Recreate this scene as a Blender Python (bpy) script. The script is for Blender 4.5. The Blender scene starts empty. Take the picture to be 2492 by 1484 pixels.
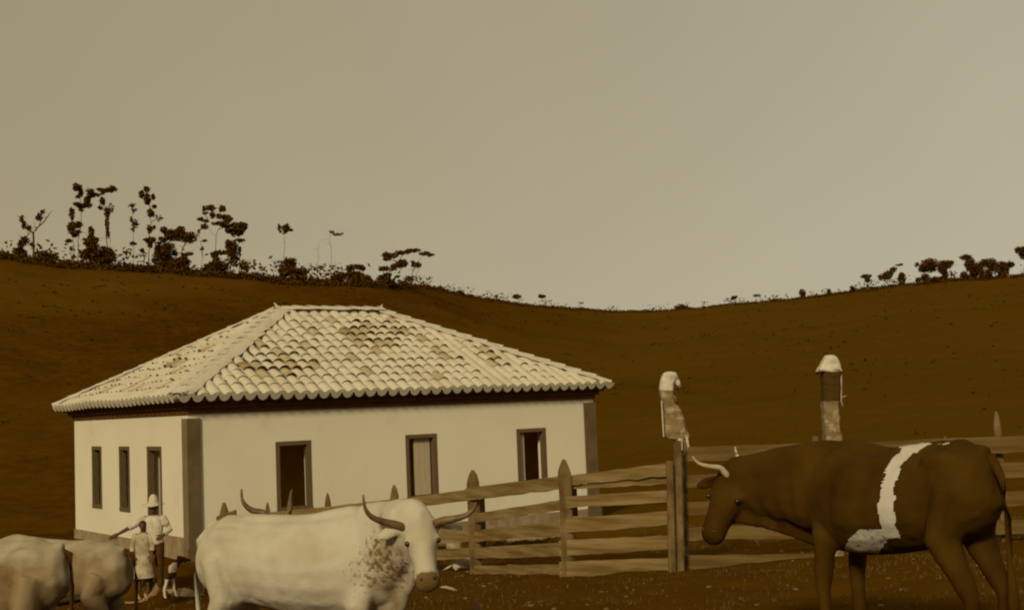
import bpy, bmesh, math, random
from mathutils import Vector, Matrix, noise
random.seed(7)
R_ = math.radians
PI = math.pi
scene = bpy.context.scene
COL = scene.collection
V = Vector

# ------------------------------------------------------------------ camera
EYE = V((0, 0, 2.24)); F = 3110.0; PITCH = R_(4.6); ROLL = R_(2.35)
right0 = V((1, 0, 0)); up0 = V((0, -math.sin(PITCH), math.cos(PITCH))); fwd = V((0, math.cos(PITCH), math.sin(PITCH)))
RT = right0*math.cos(ROLL) - up0*math.sin(ROLL)
UP = up0*math.cos(ROLL) + right0*math.sin(ROLL)
cam_d = bpy.data.cameras.new('camera'); cam = bpy.data.objects.new('camera', cam_d); COL.objects.link(cam)
cam_d.sensor_width = 36; cam_d.lens = 36*F/2492; cam_d.clip_end = 4000; cam_d.clip_start = .1
M = Matrix((RT, UP, -fwd)).transposed().to_4x4(); M.translation = EYE
cam.matrix_world = M
scene.camera = cam
def ray(u, v): return RT*((u-1246)/F) + UP*((742-v)/F) + fwd
def at(u, v, Y):
    d = ray(u, v); return EYE + d*(Y/d.y)
def proj(p):
    q = p-EYE; z = q.dot(fwd); return (1246+F*q.dot(RT)/z, 742-F*q.dot(UP)/z)

# ------------------------------------------------------------------ helpers
def link(name, me, m=None, parent=None):
    o = bpy.data.objects.new(name, me); COL.objects.link(o)
    if m is not None:
        for k in (m if isinstance(m, (list, tuple)) else [m]): me.materials.append(k)
    if parent is not None: o.parent = parent
    return o
def tag(o, label=None, cat=None, group=None, kind=None):
    if label: o['label'] = label
    if cat: o['category'] = cat
    if group: o['group'] = group
    if kind: o['kind'] = kind
    return o
def empty(name, loc, rz=0):
    o = bpy.data.objects.new(name, None); COL.objects.link(o)
    o.location = loc; o.rotation_euler = (0, 0, rz); o.empty_display_size = .2
    return o
class MB:
    """a mesh collector: verts, faces, material index"""
    def __init__(s): s.v = []; s.f = []; s.m = []
    def add(s, vs, fs, mi=0):
        b = len(s.v); s.v += [V(p) for p in vs]
        for f in fs: s.f.append([b+i for i in f]); s.m.append(mi)
    def box(s, o, ax, ay, az, mi=0):
        o, ax, ay, az = V(o), V(ax), V(ay), V(az)
        vs = [o+ax*i+ay*j+az*k for k in (0, 1) for j in (0, 1) for i in (0, 1)]
        s.add(vs, [(0, 2, 3, 1), (4, 5, 7, 6), (0, 1, 5, 4), (2, 6, 7, 3), (0, 4, 6, 2), (1, 3, 7, 5)], mi)
    def tube(s, pts, radii, n=10, ref=V((0, 0, 1)), mi=0, cap=True):
        """sections: radii = number or (side, up)"""
        pts = [V(p) for p in pts]; b = len(s.v); k = len(pts)
        for i, p in enumerate(pts):
            t = (pts[min(i+1, k-1)]-pts[max(i-1, 0)])
            t = t.normalized() if t.length > 1e-9 else V((0, 0, 1))
            r = ref if abs(t.dot(ref)) < .97 else V((1, 0, 0)) if abs(t.x) < .9 else V((0, 1, 0))
            sd = t.cross(r).normalized(); u = sd.cross(t).normalized()
            ra = radii[i]; a, c = (ra if isinstance(ra, (tuple, list)) else (ra, ra))
            for j in range(n):
                w = 2*PI*j/n; s.v.append(p+sd*math.cos(w)*a+u*math.sin(w)*c)
        for i in range(k-1):
            for j in range(n):
                j2 = (j+1) % n
                s.f.append([b+i*n+j, b+i*n+j2, b+(i+1)*n+j2, b+(i+1)*n+j]); s.m.append(mi)
        if cap:
            s.f.append([b+j for j in range(n)][::-1]); s.m.append(mi)
            s.f.append([b+(k-1)*n+j for j in range(n)]); s.m.append(mi)
    def ball(s, c, r, nu=12, nv=8, mi=0, mat=None):
        c = V(c); rr = r if isinstance(r, (tuple, list, Vector)) else (r, r, r)
        b = len(s.v); P = []
        for i in range(nv+1):
            th = PI*i/nv
            for j in range(nu):
                ph = 2*PI*j/nu
                q = V((math.sin(th)*math.cos(ph)*rr[0], math.sin(th)*math.sin(ph)*rr[1], math.cos(th)*rr[2]))
                if mat: q = mat @ q
                s.v.append(c+q)
        for i in range(nv):
            for j in range(nu):
                j2 = (j+1) % nu
                s.f.append([b+i*nu+j, b+(i+1)*nu+j, b+(i+1)*nu+j2, b+i*nu+j2]); s.m.append(mi)
    def mesh(s, smooth=False, fix=False):
        me = bpy.data.meshes.new('m'); me.from_pydata([tuple(p) for p in s.v], [], s.f)
        me.polygons.foreach_set('material_index', s.m)
        if fix:
            bm = bmesh.new(); bm.from_mesh(me); bmesh.ops.remove_doubles(bm, verts=bm.verts, dist=1e-5)
            bmesh.ops.recalc_face_normals(bm, faces=bm.faces); bm.to_mesh(me); bm.free()
        if smooth: me.polygons.foreach_set('use_smooth', [True]*len(me.polygons))
        me.update(); return me
    def build(s, name, m, parent=None, smooth=False, fix=True):
        return link(name, s.mesh(smooth, fix), m, parent)
def bevel(o, w=.01, seg=1):
    md = o.modifiers.new('b', 'BEVEL'); md.width = w; md.segments = seg; md.limit_method = 'ANGLE'; return o
def remesh(mb, voxel, smooth_it=3, fac=.5):
    me = mb.mesh(fix=False)
    o = bpy.data.objects.new('tmp', me); COL.objects.link(o)
    md = o.modifiers.new('r', 'REMESH'); md.mode = 'VOXEL'; md.voxel_size = voxel
    ms = o.modifiers.new('s', 'SMOOTH'); ms.factor = fac; ms.iterations = smooth_it
    bpy.context.view_layer.update()
    out = bpy.data.meshes.new_from_object(o.evaluated_get(bpy.context.evaluated_depsgraph_get()))
    bpy.data.objects.remove(o)
    out.polygons.foreach_set('use_smooth', [True]*len(out.polygons)); out.materials.clear()
    return out
def fbm(p, s, o=3):
    t = 0; a = 1; 
    for i in range(o): t += a*noise.noise(V(p)*s*(2**i)); a *= .5
    return t

# ------------------------------------------------------------------ materials
def mat(name, c1, c2=None, scale=3.0, rough=.9, bump=0.0, bscale=30.0, det=6.0, stretch=None, lo=.35, hi=.65, obj=True, spec=.15):
    m = bpy.data.materials.new(name); m.use_nodes = True; nt = m.node_tree; N = nt.nodes; L = nt.links
    b = N['Principled BSDF']; b.inputs['Roughness'].default_value = rough
    b.inputs['Specular IOR Level'].default_value = spec
    tc = N.new('ShaderNodeTexCoord'); src = tc.outputs['Object']
    if stretch:
        mp = N.new('ShaderNodeMapping'); mp.inputs['Scale'].default_value = stretch
        L.new(src, mp.inputs['Vector']); src = mp.outputs['Vector']
    if c2:
        nz = N.new('ShaderNodeTexNoise'); nz.inputs['Scale'].default_value = scale; nz.inputs['Detail'].default_value = det
        L.new(src, nz.inputs['Vector'])
        mr = N.new('ShaderNodeMapRange'); mr.inputs['From Min'].default_value = lo; mr.inputs['From Max'].default_value = hi
        L.new(nz.outputs['Fac'], mr.inputs['Value'])
        mx = N.new('ShaderNodeMix'); mx.data_type = 'RGBA'; mx.name = 'MIX'
        mx.inputs[6].default_value = (*c1, 1); mx.inputs[7].default_value = (*c2, 1)
        L.new(mr.outputs['Result'], mx.inputs[0]); L.new(mx.outputs[2], b.inputs['Base Color'])
    else: b.inputs['Base Color'].default_value = (*c1, 1)
    if bump:
        n2 = N.new('ShaderNodeTexNoise'); n2.inputs['Scale'].default_value = bscale; n2.inputs['Detail'].default_value = 5
        L.new(src, n2.inputs['Vector'])
        bp = N.new('ShaderNodeBump'); bp.inputs['Strength'].default_value = bump; bp.inputs['Distance'].default_value = .02
        L.new(n2.outputs['Fac'], bp.inputs['Height']); L.new(bp.outputs['Normal'], b.inputs['Normal'])
    return m
def add_mark(m, col, attr='mark', scale=0, gain=1.0, soft=.08, second=None):
    """lay a second colour over the material where a vertex attribute says so; with noise-broken edges"""
    nt = m.node_tree; N = nt.nodes; L = nt.links; b = N['Principled BSDF']
    at_ = N.new('ShaderNodeAttribute'); at_.attribute_name = attr
    fac = at_.outputs['Fac']
    if scale:
        tc = N.new('ShaderNodeTexCoord'); nz = N.new('ShaderNodeTexNoise'); nz.inputs['Scale'].default_value = scale; nz.inputs['Detail'].default_value = 4
        L.new(tc.outputs['Object'], nz.inputs['Vector'])
        ad = N.new('ShaderNodeMath'); ad.operation = 'MULTIPLY_ADD'; ad.inputs[1].default_value = gain; L.new(fac, ad.inputs[0]); L.new(nz.outputs['Fac'], ad.inputs[2])
        mr = N.new('ShaderNodeMapRange'); mr.inputs['From Min'].default_value = 1.0-soft; mr.inputs['From Max'].default_value = 1.0+soft
        L.new(ad.outputs[0], mr.inputs['Value']); fac = mr.outputs['Result']
    mx = N.new('ShaderNodeMix'); mx.data_type = 'RGBA'; mx.inputs[7].default_value = (*col, 1)
    prev = b.inputs['Base Color'].links[0].from_socket if b.inputs['Base Color'].links else None
    if prev: L.new(prev, mx.inputs[6])
    else: mx.inputs[6].default_value = b.inputs['Base Color'].default_value
    L.new(fac, mx.inputs[0]); L.new(mx.outputs[2], b.inputs['Base Color'])
def setattr_f(me, name, vals):
    a = me.attributes.new(name, 'FLOAT', 'POINT'); a.data.foreach_set('value', vals)

WALL = (.66, .585, .43); TILE = (.54, .475, .345)
M_wall = mat('limewash', WALL, (.63, .555, .40), .8, .95, .10, 14)
M_plinth = mat('plinth', (.30, .22, .13), (.22, .15, .075), 5, .95, .3, 20)
M_pil = mat('pilaster_paint', (.135, .092, .044), (.10, .064, .026), 2.5, .9, .15, 20)
M_pilside = mat('pilaster_lit_tone', (.20, .145, .078), (.155, .107, .05), 2.5, .9, .15, 20)  # paler copy of the pilaster paint, standing for sunlight on the side
M_dark = mat('dark_timber', (.12, .052, .006), (.085, .036, .004), 4, .85, .2, 30)
M_room = mat('room_lining', (.88, .60, .08), (.82, .54, .07), 2)  # one even ochre for the inner walls, floor and ceiling
M_frame = mat('window_frame', (.13, .088, .042), (.095, .06, .024), 8, .8, .1, 40, stretch=(6, 6, 1))
M_shut = mat('shutter_paint', (.42, .34, .22), (.36, .28, .17), 14, .8, .1, 40, stretch=(5, 5, .5))
M_tile = mat('tile_lime', TILE, (.46, .385, .26), 1.3, .95, .35, 25, lo=.45, hi=.75)
M_tile2 = mat('tile_bare', (.42, .34, .20), (.33, .25, .13), 6, .95, .35, 25)
M_tile3 = mat('tile_stained', (.32, .24, .12), (.22, .15, .06), 6, .95, .35, 25)
M_channel = mat('tile_dark_channel', (.10, .055, .014), (.20, .13, .05), 5, .95, .4, 20)  # dark brown for the channels inside the patchy areas
M_mortar = mat('roof_mortar', (.53, .465, .345), (.44, .37, .25), 5, .95, .4, 20, lo=.5, hi=.72)
M_wood = mat('fence_wood', (.19, .118, .045), (.10, .055, .014), 3.5, .9, .5, 40, stretch=(1, 1, 3.5))
M_wood2 = mat('fence_plank', (.25, .168, .068), (.13, .076, .02), 2.2, .9, .5, 30, stretch=(.5, .5, 6))
M_wood3 = mat('old_plank', (.16, .10, .032), (.10, .055, .012), 2.2, .9, .5, 30, stretch=(.5, .5, 6))

# ------------------------------------------------------------------ world and sun
SUN_H = V((-.33, -.944, 0)).normalized(); ELEV = R_(27)
w = bpy.data.worlds.new('World'); scene.world = w; w.use_nodes = True
N = w.node_tree.nodes; L = w.node_tree.links
bg = N['Background']; bg.inputs['Strength'].default_value = .1
sky = N.new('ShaderNodeTexSky'); sky.sky_type = 'NISHITA'; sky.sun_disc = False
sky.sun_elevation = ELEV; sky.sun_rotation = math.atan2(SUN_H.x, SUN_H.y)
bw = N.new('ShaderNodeRGBToBW'); L.new(sky.outputs[0], bw.inputs[0])
pw = N.new('ShaderNodeMath'); pw.operation = 'POWER'; pw.inputs[1].default_value = .06; L.new(bw.outputs[0], pw.inputs[0])
tc = N.new('ShaderNodeTexCoord'); sp = N.new('ShaderNodeSeparateXYZ'); L.new(tc.outputs['Generated'], sp.inputs[0])
mr = N.new('ShaderNodeMapRange'); mr.inputs['From Min'].default_value = -.36; mr.inputs['From Max'].default_value = .36; L.new(sp.outputs['X'], mr.inputs[0])
mx = N.new('ShaderNodeMix'); mx.data_type = 'RGBA'; L.new(mr.outputs[0], mx.inputs[0])
mx.inputs[6].default_value = (3.28, 2.80, 1.70, 1); mx.inputs[7].default_value = (4.0, 3.60, 2.58, 1)
# thin high cloud, slightly uneven
nz = N.new('ShaderNodeTexNoise'); nz.inputs['Scale'].default_value = 2.0; nz.inputs['Detail'].default_value = 5; L.new(tc.outputs['Generated'], nz.inputs['Vector'])
m2 = N.new('ShaderNodeMapRange'); m2.inputs['To Min'].default_value = .90; m2.inputs['To Max'].default_value = 1.10; L.new(nz.outputs['Fac'], m2.inputs[0])
m3 = N.new('ShaderNodeMath'); m3.operation = 'MULTIPLY'; L.new(pw.outputs[0], m3.inputs[0]); L.new(m2.outputs[0], m3.inputs[1])
# paler towards the horizon, deeper overhead
m4 = N.new('ShaderNodeMapRange'); m4.inputs['From Min'].default_value = .05; m4.inputs['From Max'].default_value = .42; m4.inputs['To Min'].default_value = 1.08; m4.inputs['To Max'].default_value = .90; L.new(sp.outputs['Z'], m4.inputs[0])
m5 = N.new('ShaderNodeMath'); m5.operation = 'MULTIPLY'; L.new(m3.outputs[0], m5.inputs[0]); L.new(m4.outputs[0], m5.inputs[1])
vm = N.new('ShaderNodeVectorMath'); vm.operation = 'SCALE'; L.new(mx.outputs[2], vm.inputs[0]); L.new(m5.outputs[0], vm.inputs['Scale'])
L.new(vm.outputs[0], bg.inputs['Color'])
sd = bpy.data.lights.new('sun', 'SUN'); sd.energy = 2.7; sd.angle = R_(9); sd.color = (1, .88, .60)
so = bpy.data.objects.new('sun', sd); COL.objects.link(so)
dirv = V((SUN_H.x*math.cos(ELEV), SUN_H.y*math.cos(ELEV), math.sin(ELEV)))
so.rotation_euler = dirv.to_track_quat('Z', 'Y').to_euler(); so.location = (-10, -20, 30)
scene.view_settings.view_transform = 'Standard'; scene.view_settings.look = 'None'
scene.view_settings.exposure = 0; scene.view_settings.gamma = 1
scene.cycles.filter_width = 2.1
scene.render.film_transparent = False

# ------------------------------------------------------------------ terrain
C0 = at(457, 1007, 25.1); HB = C0.z-2.85                 # house corner, base level
A54 = R_(54.5)
E1 = V((math.sin(A54), math.cos(A54), 0)); E2 = V((-math.cos(A54), math.sin(A54), 0))
LF, LS = 10.18, 7.42                                        # front and side lengths
def hp(s, t, h): return V((C0.x, C0.y, HB))+E1*s+E2*t+V((0, 0, h))
def hst(x, y):
    d = V((x-C0.x, y-C0.y, 0)); return d.dot(E1), d.dot(E2)
SIL = [(-1400, 640), (-700, 600), (0, 622), (150, 645), (300, 652), (420, 660), (520, 668), (640, 678), (770, 690), (900, 694), (1050, 699), (1150, 724), (1300, 744), (1500, 759), (1600, 757), (1700, 750), (1800, 740), (1900, 731), (2030, 718), (2100, 706), (2200, 694), (2300, 684), (2400, 678), (2492, 670), (3100, 610), (3800, 600)]
def ridgeR(u):
    if u < 900: return 150
    if u < 1500: return 150+90*((u-900)/600)**1
    return 240-30*min(1, (u-1500)/1000)
def sil(u):
    if u <= SIL[0][0]: return SIL[0][1]
    for (a, b), (c, d) in zip(SIL, SIL[1:]):
        if u <= c: 
            t = (u-a)/(c-a); return b+(d-b)*t
    return SIL[-1][1]
_tab = []
for i in range(-1400, 3801, 20):
    Rr = ridgeR(i); d = ray(i, sil(i)); h = math.hypot(d.x, d.y); p = EYE+d*(Rr/h)
    _tab.append((math.atan2(d.x, d.y), Rr, p.z))
def ridge(az):
    if az <= _tab[0][0]: 
        k = min(1, (_tab[0][0]-az)/1.2); return _tab[0][1], _tab[0][2]*(1-.7*k)
    if az >= _tab[-1][0]: 
        k = min(1, (az-_tab[-1][0])/1.2); return _tab[-1][1], _tab[-1][2]*(1-.7*k)
    lo, hi = 0, len(_tab)-1
    while hi-lo > 1:
        m = (lo+hi)//2
        if _tab[m][0] <= az: lo = m
        else: hi = m
    a, b = _tab[lo], _tab[hi]; t = (az-a[0])/(b[0]-a[0])
    return a[1]+(b[1]-a[1])*t, a[2]+(b[2]-a[2])*t
def sm(t): t = max(0, min(1, t)); return t*t*(3-2*t)
def plane(x, y):
    X = 14*math.tanh((x+1.3)/14); return .07*X-.048*(min(max(y, -20), 34)-10)
def platform(x, y):
    s, t = hst(x, y)
    # rectangle around the house, a wider apron in front towards the right
    front = .7+1.5*max(0, min(1, s/10))
    d = max(-.75-s, s-(LF+3.5), -front-t, t-(LS+2.5))
    return 1-sm(d/.55)
def G(x, y, detail=True):
    r = math.hypot(x, y); z = plane(x, y)
    if y > 15:
        k = platform(x, y); z = z*(1-k)+HB*k
    az = math.atan2(x, y)
    Rr, Hz = ridge(az)
    if r > 40:
        t = (r-40)/(Rr-40)
        if t < 1: z = z*(1-sm(t*4))+(-1.1)*sm(t*4); z = z+(Hz-z)*(t**1.2)
        else:
            q = (r-Rr); z = Hz-.22*q*(q/(q+25)) if q < 260 else Hz-.22*260*(260/285)-(q-260)*.02
        if detail: z += fbm((x, y, 3), .02, 3)*1.6*min(1, max(0, (r-50)/60))*max(0, min(1, abs(1-t)*6)) + fbm((x, y, 8), .25, 2)*.22
    if detail: z += fbm((x, y, 0), .9, 3)*.035+fbm((x, y, 5), 4.5, 2)*.014*(1 if r < 30 else 0)
    return z
azs = []
a = -PI
while a < PI-1e-4:
    azs.append(a); a += R_(.28) if -R_(30) < a < R_(30) else R_(4)
rs = [0]; r = 1.2
while r < 1500:
    rs.append(r); r += max(.09, r*.0105) if r < 45 else (max(.8, r*.011) if r < 300 else r*.12)
vs = []; fs = []
vs.append((0, 0, G(0, 0)))
n = len(azs)
for r in rs[1:]:
    for a in azs:
        x, y = r*math.sin(a), r*math.cos(a); vs.append((x, y, G(x, y)))
for j in range(n): fs.append((0, 1+(j+1) % n, 1+j))
for i in range(len(rs)-2):
    for j in range(n):
        j2 = (j+1) % n; b = 1+i*n; fs.append((b+j, b+j2, b+n+j2, b+n+j))
me = bpy.data.meshes.new('ground'); me.from_pydata(vs, [], fs); me.polygons.foreach_set('use_smooth', [True]*len(me.polygons))
M_ground = mat('trodden_earth', (.078, .031, .0010), (.052, .019, .0004), 1.6, .98, .6, 9, det=10, obj=True, spec=.0)
def worldnoise(m, c3, scale, lo, hi, detail=8):
    nt = m.node_tree; N = nt.nodes; L = nt.links; b = N['Principled BSDF']
    tc = N.new('ShaderNodeTexCoord'); nz = N.new('ShaderNodeTexNoise'); nz.inputs['Scale'].default_value = scale; nz.inputs['Detail'].default_value = detail
    nz.inputs['Roughness'].default_value = .65
    L.new(tc.outputs['Object'], nz.inputs['Vector'])
    mr = N.new('ShaderNodeMapRange'); mr.inputs['From Min'].default_value = lo; mr.inputs['From Max'].default_value = hi
    L.new(nz.outputs['Fac'], mr.inputs['Value'])
    mx = N.new('ShaderNodeMix'); mx.data_type = 'RGBA'; mx.inputs[7].default_value = (*c3, 1)
    L.new(b.inputs['Base Color'].links[0].from_socket, mx.inputs[6]); L.new(mr.outputs[0], mx.inputs[0]); L.new(mx.outputs[2], b.inputs['Base Color'])
worldnoise(M_ground, (.040, .014, .0003), .38, .50, .78, 6)
worldnoise(M_ground, (.098, .047, .0030), .022, .42, .70)
def pale_veil(m, c3):
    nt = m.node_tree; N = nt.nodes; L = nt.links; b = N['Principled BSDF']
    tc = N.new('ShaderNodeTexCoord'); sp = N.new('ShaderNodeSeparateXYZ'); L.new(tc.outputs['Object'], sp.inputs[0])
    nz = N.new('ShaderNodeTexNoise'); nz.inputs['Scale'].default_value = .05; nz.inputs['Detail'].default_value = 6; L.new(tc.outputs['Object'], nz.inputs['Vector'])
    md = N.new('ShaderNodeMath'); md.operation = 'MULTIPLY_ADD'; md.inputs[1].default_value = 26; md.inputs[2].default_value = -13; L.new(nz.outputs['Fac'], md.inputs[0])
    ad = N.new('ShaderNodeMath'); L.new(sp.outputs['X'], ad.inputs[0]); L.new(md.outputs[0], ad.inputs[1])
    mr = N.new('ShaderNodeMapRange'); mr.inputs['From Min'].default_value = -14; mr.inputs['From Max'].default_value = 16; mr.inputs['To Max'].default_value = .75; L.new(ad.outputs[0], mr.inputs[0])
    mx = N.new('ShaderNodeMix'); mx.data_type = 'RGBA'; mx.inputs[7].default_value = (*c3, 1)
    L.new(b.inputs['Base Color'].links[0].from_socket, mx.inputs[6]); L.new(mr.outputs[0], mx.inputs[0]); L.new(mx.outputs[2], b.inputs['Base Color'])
pale_veil(M_ground, (.088, .043, .0032))  # haze-like pale veil painted into the earth colour towards the right
worldnoise(M_wall, (.52, .44, .30), 1.3, .60, .88, 6)
worldnoise(M_ground, (.14, .085, .022), 5.5, .62, .82, 4)
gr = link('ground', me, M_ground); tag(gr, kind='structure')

# ------------------------------------------------------------------ scrub and grass (uncountable)
M_scrub = mat('scrub_leaves', (.066, .027, .0009), (.080, .035, .0015), .6, .95, spec=.05)
def leafquad(vs, fs, p, s, rnd=random):
    d = V((rnd.uniform(-1, 1), rnd.uniform(-1, 1), rnd.uniform(-.6, .6))).normalized()
    e = d.cross(V((rnd.uniform(-1, 1), rnd.uniform(-1, 1), rnd.uniform(-1, 1)))).normalized()
    b = len(vs); l = s*rnd.uniform(.7, 1.3); wd = s*rnd.uniform(.4, .75)
    vs += [p-d*l*.5, p+e*wd*.5, p+d*l*.5, p-e*wd*.5]; fs.append((b, b+1, b+2, b+3))
rg = random.Random(3)
vs = []; fs = []
for i in range(6600):
    u = rg.uniform(-150, 2640); az = math.atan2(ray(u, 700).x, ray(u, 700).y); Rr, Hz = ridge(az)
    onr = rg.random() < .86
    r = Rr+rg.uniform(-3, 2) if onr else 48+(Rr-48)*rg.random()**.75
    x, y = r*math.sin(az), r*math.cos(az); z = G(x, y)
    big = rg.random()
    h = (.2+.35*big**2+(1.0 if big > .985 else 0))*(1.0 if onr else .6)
    if onr and 1050 < u < 2000: h *= .8
    if not onr: h *= min(1, r/130)
    elif u < 1000: h *= 1.5
    ww = h*rg.uniform(.6, 1.5)
    for k in range(int(7+9*h)):
        q = V((x+rg.gauss(0, ww*.5), y+rg.gauss(0, ww*.5), z+rg.uniform(-.1, h)*(1 if onr else .7)))
        leafquad(vs, fs, q, .1+.14*min(1, r/130)+.14*h, rg)
me = bpy.data.meshes.new('scrub'); me.from_pydata([tuple(p) for p in vs], [], fs)
tag(link('scrub', me, M_scrub), 'dark low scrub and stubble covering the hillside up to its skyline', 'scrub', kind='stuff')
M_grass = mat('dry_grass', (.075, .037, .006), (.14, .085, .028), 3, .95, spec=.05)
vs = []; fs = []
for i in range(16000):
    y = 6+26*rg.random()**.8; x = rg.uniform(-.46, .46)*y
    if platform(x, y) > .5 and hst(x, y)[0] > -.2 and hst(x, y)[1] > -.1: continue
    if noise.noise(V((x*.7, y*.7, 2))) < -.05 and rg.random() < .8: continue
    z = G(x, y)
    for k in range(rg.randint(2, 5)):
        a = rg.uniform(0, 2*PI); px, py = x+rg.gauss(0, .04), y+rg.gauss(0, .04)
        hh = rg.uniform(.015, .06)*(1.5 if rg.random() < .06 else 1); wv = V((math.cos(a), math.sin(a), 0))*.007
        b = len(vs); top = V((px+rg.gauss(0, .02), py+rg.gauss(0, .02), z+hh)); base = V((px, py, z-.01))
        vs += [base-wv, base+wv, top]; fs.append((b, b+1, b+2))
me = bpy.data.meshes.new('grass'); me.from_pydata([tuple(p) for p in vs], [], fs)
tag(link('grass', me, M_grass), 'short dry grass and litter on the corral ground', 'grass', kind='stuff')
# clods and pebbles
M_peb = mat('pale_pebble', (.20, .13, .06), (.09, .05, .016), 3, .95, spec=.05)
mb = MB()
for i in range(420):
    y = 8.5+20*rg.random(); x = rg.uniform(-.45, .45)*y
    if platform(x, y) > .4: continue
    s = rg.uniform(.008, .03)*(1.8 if rg.random() < .07 else 1)
    mb.ball((x, y, G(x, y)+s*.2), (s*rg.uniform(.8, 1.8), s*rg.uniform(.8, 1.8), s*.6), 6, 4)
tag(mb.build('pebbles', M_peb, smooth=True), 'small pale pebbles and chips strewn over the corral earth', 'pebbles', kind='stuff')

# pale footpath by the bank
def groundhit(u, v):
    d = ray(u, v); t = 5.0
    for i in range(4000):
        p = EYE+d*t
        if p.z < G(p.x, p.y, False): return p
        t += .02
    return EYE+d*60
M_path = mat('worn_path', (.34, .25, .13), (.20, .12, .045), 3, .98, .4, 15, spec=.03)
pts = [groundhit(u, v) for u, v in [(250, 1478), (300, 1471), (350, 1462), (400, 1455), (450, 1449), (500, 1443), (540, 1440), (600, 1436)]]
vs = []; fs = []
K = 60
for i in range(K+1):
    q = i/K*(len(pts)-1); j = min(int(q), len(pts)-2); p = pts[j].lerp(pts[j+1], q-j)
    wv = .11+.05*noise.noise(V((i*.35, 0, 0)))
    wv *= sm(i/6)*sm((K-i)/6)+.05
    for k in range(5):
        y = p.y+wv*(k/2-1)+.06*noise.noise(V((i*.5, k, 1))); vs.append((p.x, y, G(p.x, y)+.012+.02*(1-abs(k/2-1))))
for i in range(K):
    for k in range(4): b = i*5+k; fs.append((b, b+5, b+6, b+1))
me = bpy.data.meshes.new('path'); me.from_pydata(vs, [], fs)
tag(link('path', me, M_path), kind='structure')
# ------------------------------------------------------------------ farmhouse
WH = 2.85
def wallhit(u, v, side):
    """pixel on the front (side=0) or left (side=1) wall -> (along, height)"""
    nrm = E2 if side == 0 else E1
    d = ray(u, v); t = (V((C0.x, C0.y, 0))-EYE).dot(nrm)/d.dot(nrm); p = EYE+d*t
    s, tt = hst(p.x, p.y); return (s if side == 0 else tt), p.z-HB
def opening(side, uL, uR, vt, vb):
    a0, h1 = wallhit(uL, vt, side); a1, h2 = wallhit(uR, vt, side); _, hb = wallhit((uL+uR)/2, vb, side)
    lo, hi = min(a0, a1), max(a0, a1); return [lo, hi, hb, (h1+h2)/2]
fr_open = [opening(0, 670, 756, 1072, 1238), opening(0, 986, 1062, 1057, 1206), opening(0, 1256, 1327, 1041, 1186)]
lf_open = [opening(1, 224, 247, 1086, 1232), opening(1, 290, 315, 1086, 1240), opening(1, 358, 393, 1088, 1350)]
top = sum(o[3] for o in fr_open)/3
for o in fr_open: o[3] = top; o[2] = top-1.42
for o in lf_open[:2]: o[3] = top; o[2] = top-1.42
lf_open[2][3] = top; lf_open[2][2] = .12
house = empty('farmhouse', hp(LF/2, LS/2, 0)); HL = V(house.location)
tag(house, 'low whitewashed farmhouse with hipped clay tile roof standing behind the board fence', 'house')
def H(s, t, h): return hp(s, t, h)-HL
def wallpanel(mb, P, L_, opens, th):
    """P(a,h,depth)->point. outer skin, inner skin, reveals"""
    xs = sorted(set([0, L_]+[o[0] for o in opens]+[o[1] for o in opens])); zs = sorted(set([-.35, WH]+[o[2] for o in opens]+[o[3] for o in opens]))
    # finer grid for gentle unevenness of the plaster
    def isop(a, h): return any(o[0]-1e-6 < a < o[1]+1e-6 and o[2]-1e-6 < h < o[3]+1e-6 for o in opens)
    for i in range(len(xs)-1):
        for j in range(len(zs)-1):
            a0, a1, h0, h1 = xs[i], xs[i+1], zs[j], zs[j+1]
            if isop((a0+a1)/2, (h0+h1)/2): continue
            mb.add([P(a0, h0, 0), P(a1, h0, 0), P(a1, h1, 0), P(a0, h1, 0)], [(0, 1, 2, 3)], 0)
            mb.add([P(a0, h0, th), P(a1, h0, th), P(a1, h1, th), P(a0, h1, th)], [(3, 2, 1, 0)], 1)
    for o in opens:
        a0, a1, h0, h1 = o
        for q in ([(a0, h0), (a0, h1)], [(a0, h1), (a1, h1)], [(a1, h1), (a1, h0)], [(a1, h0), (a0, h0)]):
            mb.add([P(*q[0], 0), P(*q[1], 0), P(*q[1], th), P(*q[0], th)], [(0, 1, 2, 3)], 0)
th = .32
mb = MB()
wallpanel(mb, lambda a, h, d: H(a, d, h), LF, fr_open, th)
wallpanel(mb, lambda a, h, d: H(d, a, h), LS, lf_open, th)
wallpanel(mb, lambda a, h, d: H(a, LS-d, h), LF, [], th)
wallpanel(mb, lambda a, h, d: H(LF-d, a, h), LS, [], th)
mb.add([H(.01, .01, WH), H(LF-.01, .01, WH), H(LF-.01, LS-.01, WH), H(.01, LS-.01, WH)], [(0, 1, 2, 3)], 1)
mb.add([H(.01, .01, .05), H(LF-.01, .01, .05), H(LF-.01, LS-.01, .05), H(.01, LS-.01, .05)], [(0, 1, 2, 3)], 1)
# a cross wall inside
mb.box(H(.4, 2.6, .06), E1*(LF-.8), E2*.15, V((0, 0, WH-.08)), 1)
mb.box(H(1.6, .4, .06), E1*.15, E2*2.1, V((0, 0, WH-.08)), 1)
wl = mb.build('wall', [M_wall, M_room], house, fix=False)
# plinth: grey band round the foot, a little proud
mb = MB()
ph = .24
do = lf_open[2]
mb.box(H(-.03, -.03, -.35), E1*(LF+.06), E2*.03, V((0, 0, ph+.35)))
mb.box(H(-.03, 0, -.35), E1*.03, E2*do[0], V((0, 0, ph+.55)))
mb.box(H(-.03, do[1], -.35), E1*.03, E2*(LS-do[1]+.03), V((0, 0, ph+.35)))
mb.box(H(LF, 0, -.35), E1*.03, E2*LS, V((0, 0, ph+.35)))
mb.build('plinth', M_plinth, house)
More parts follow.
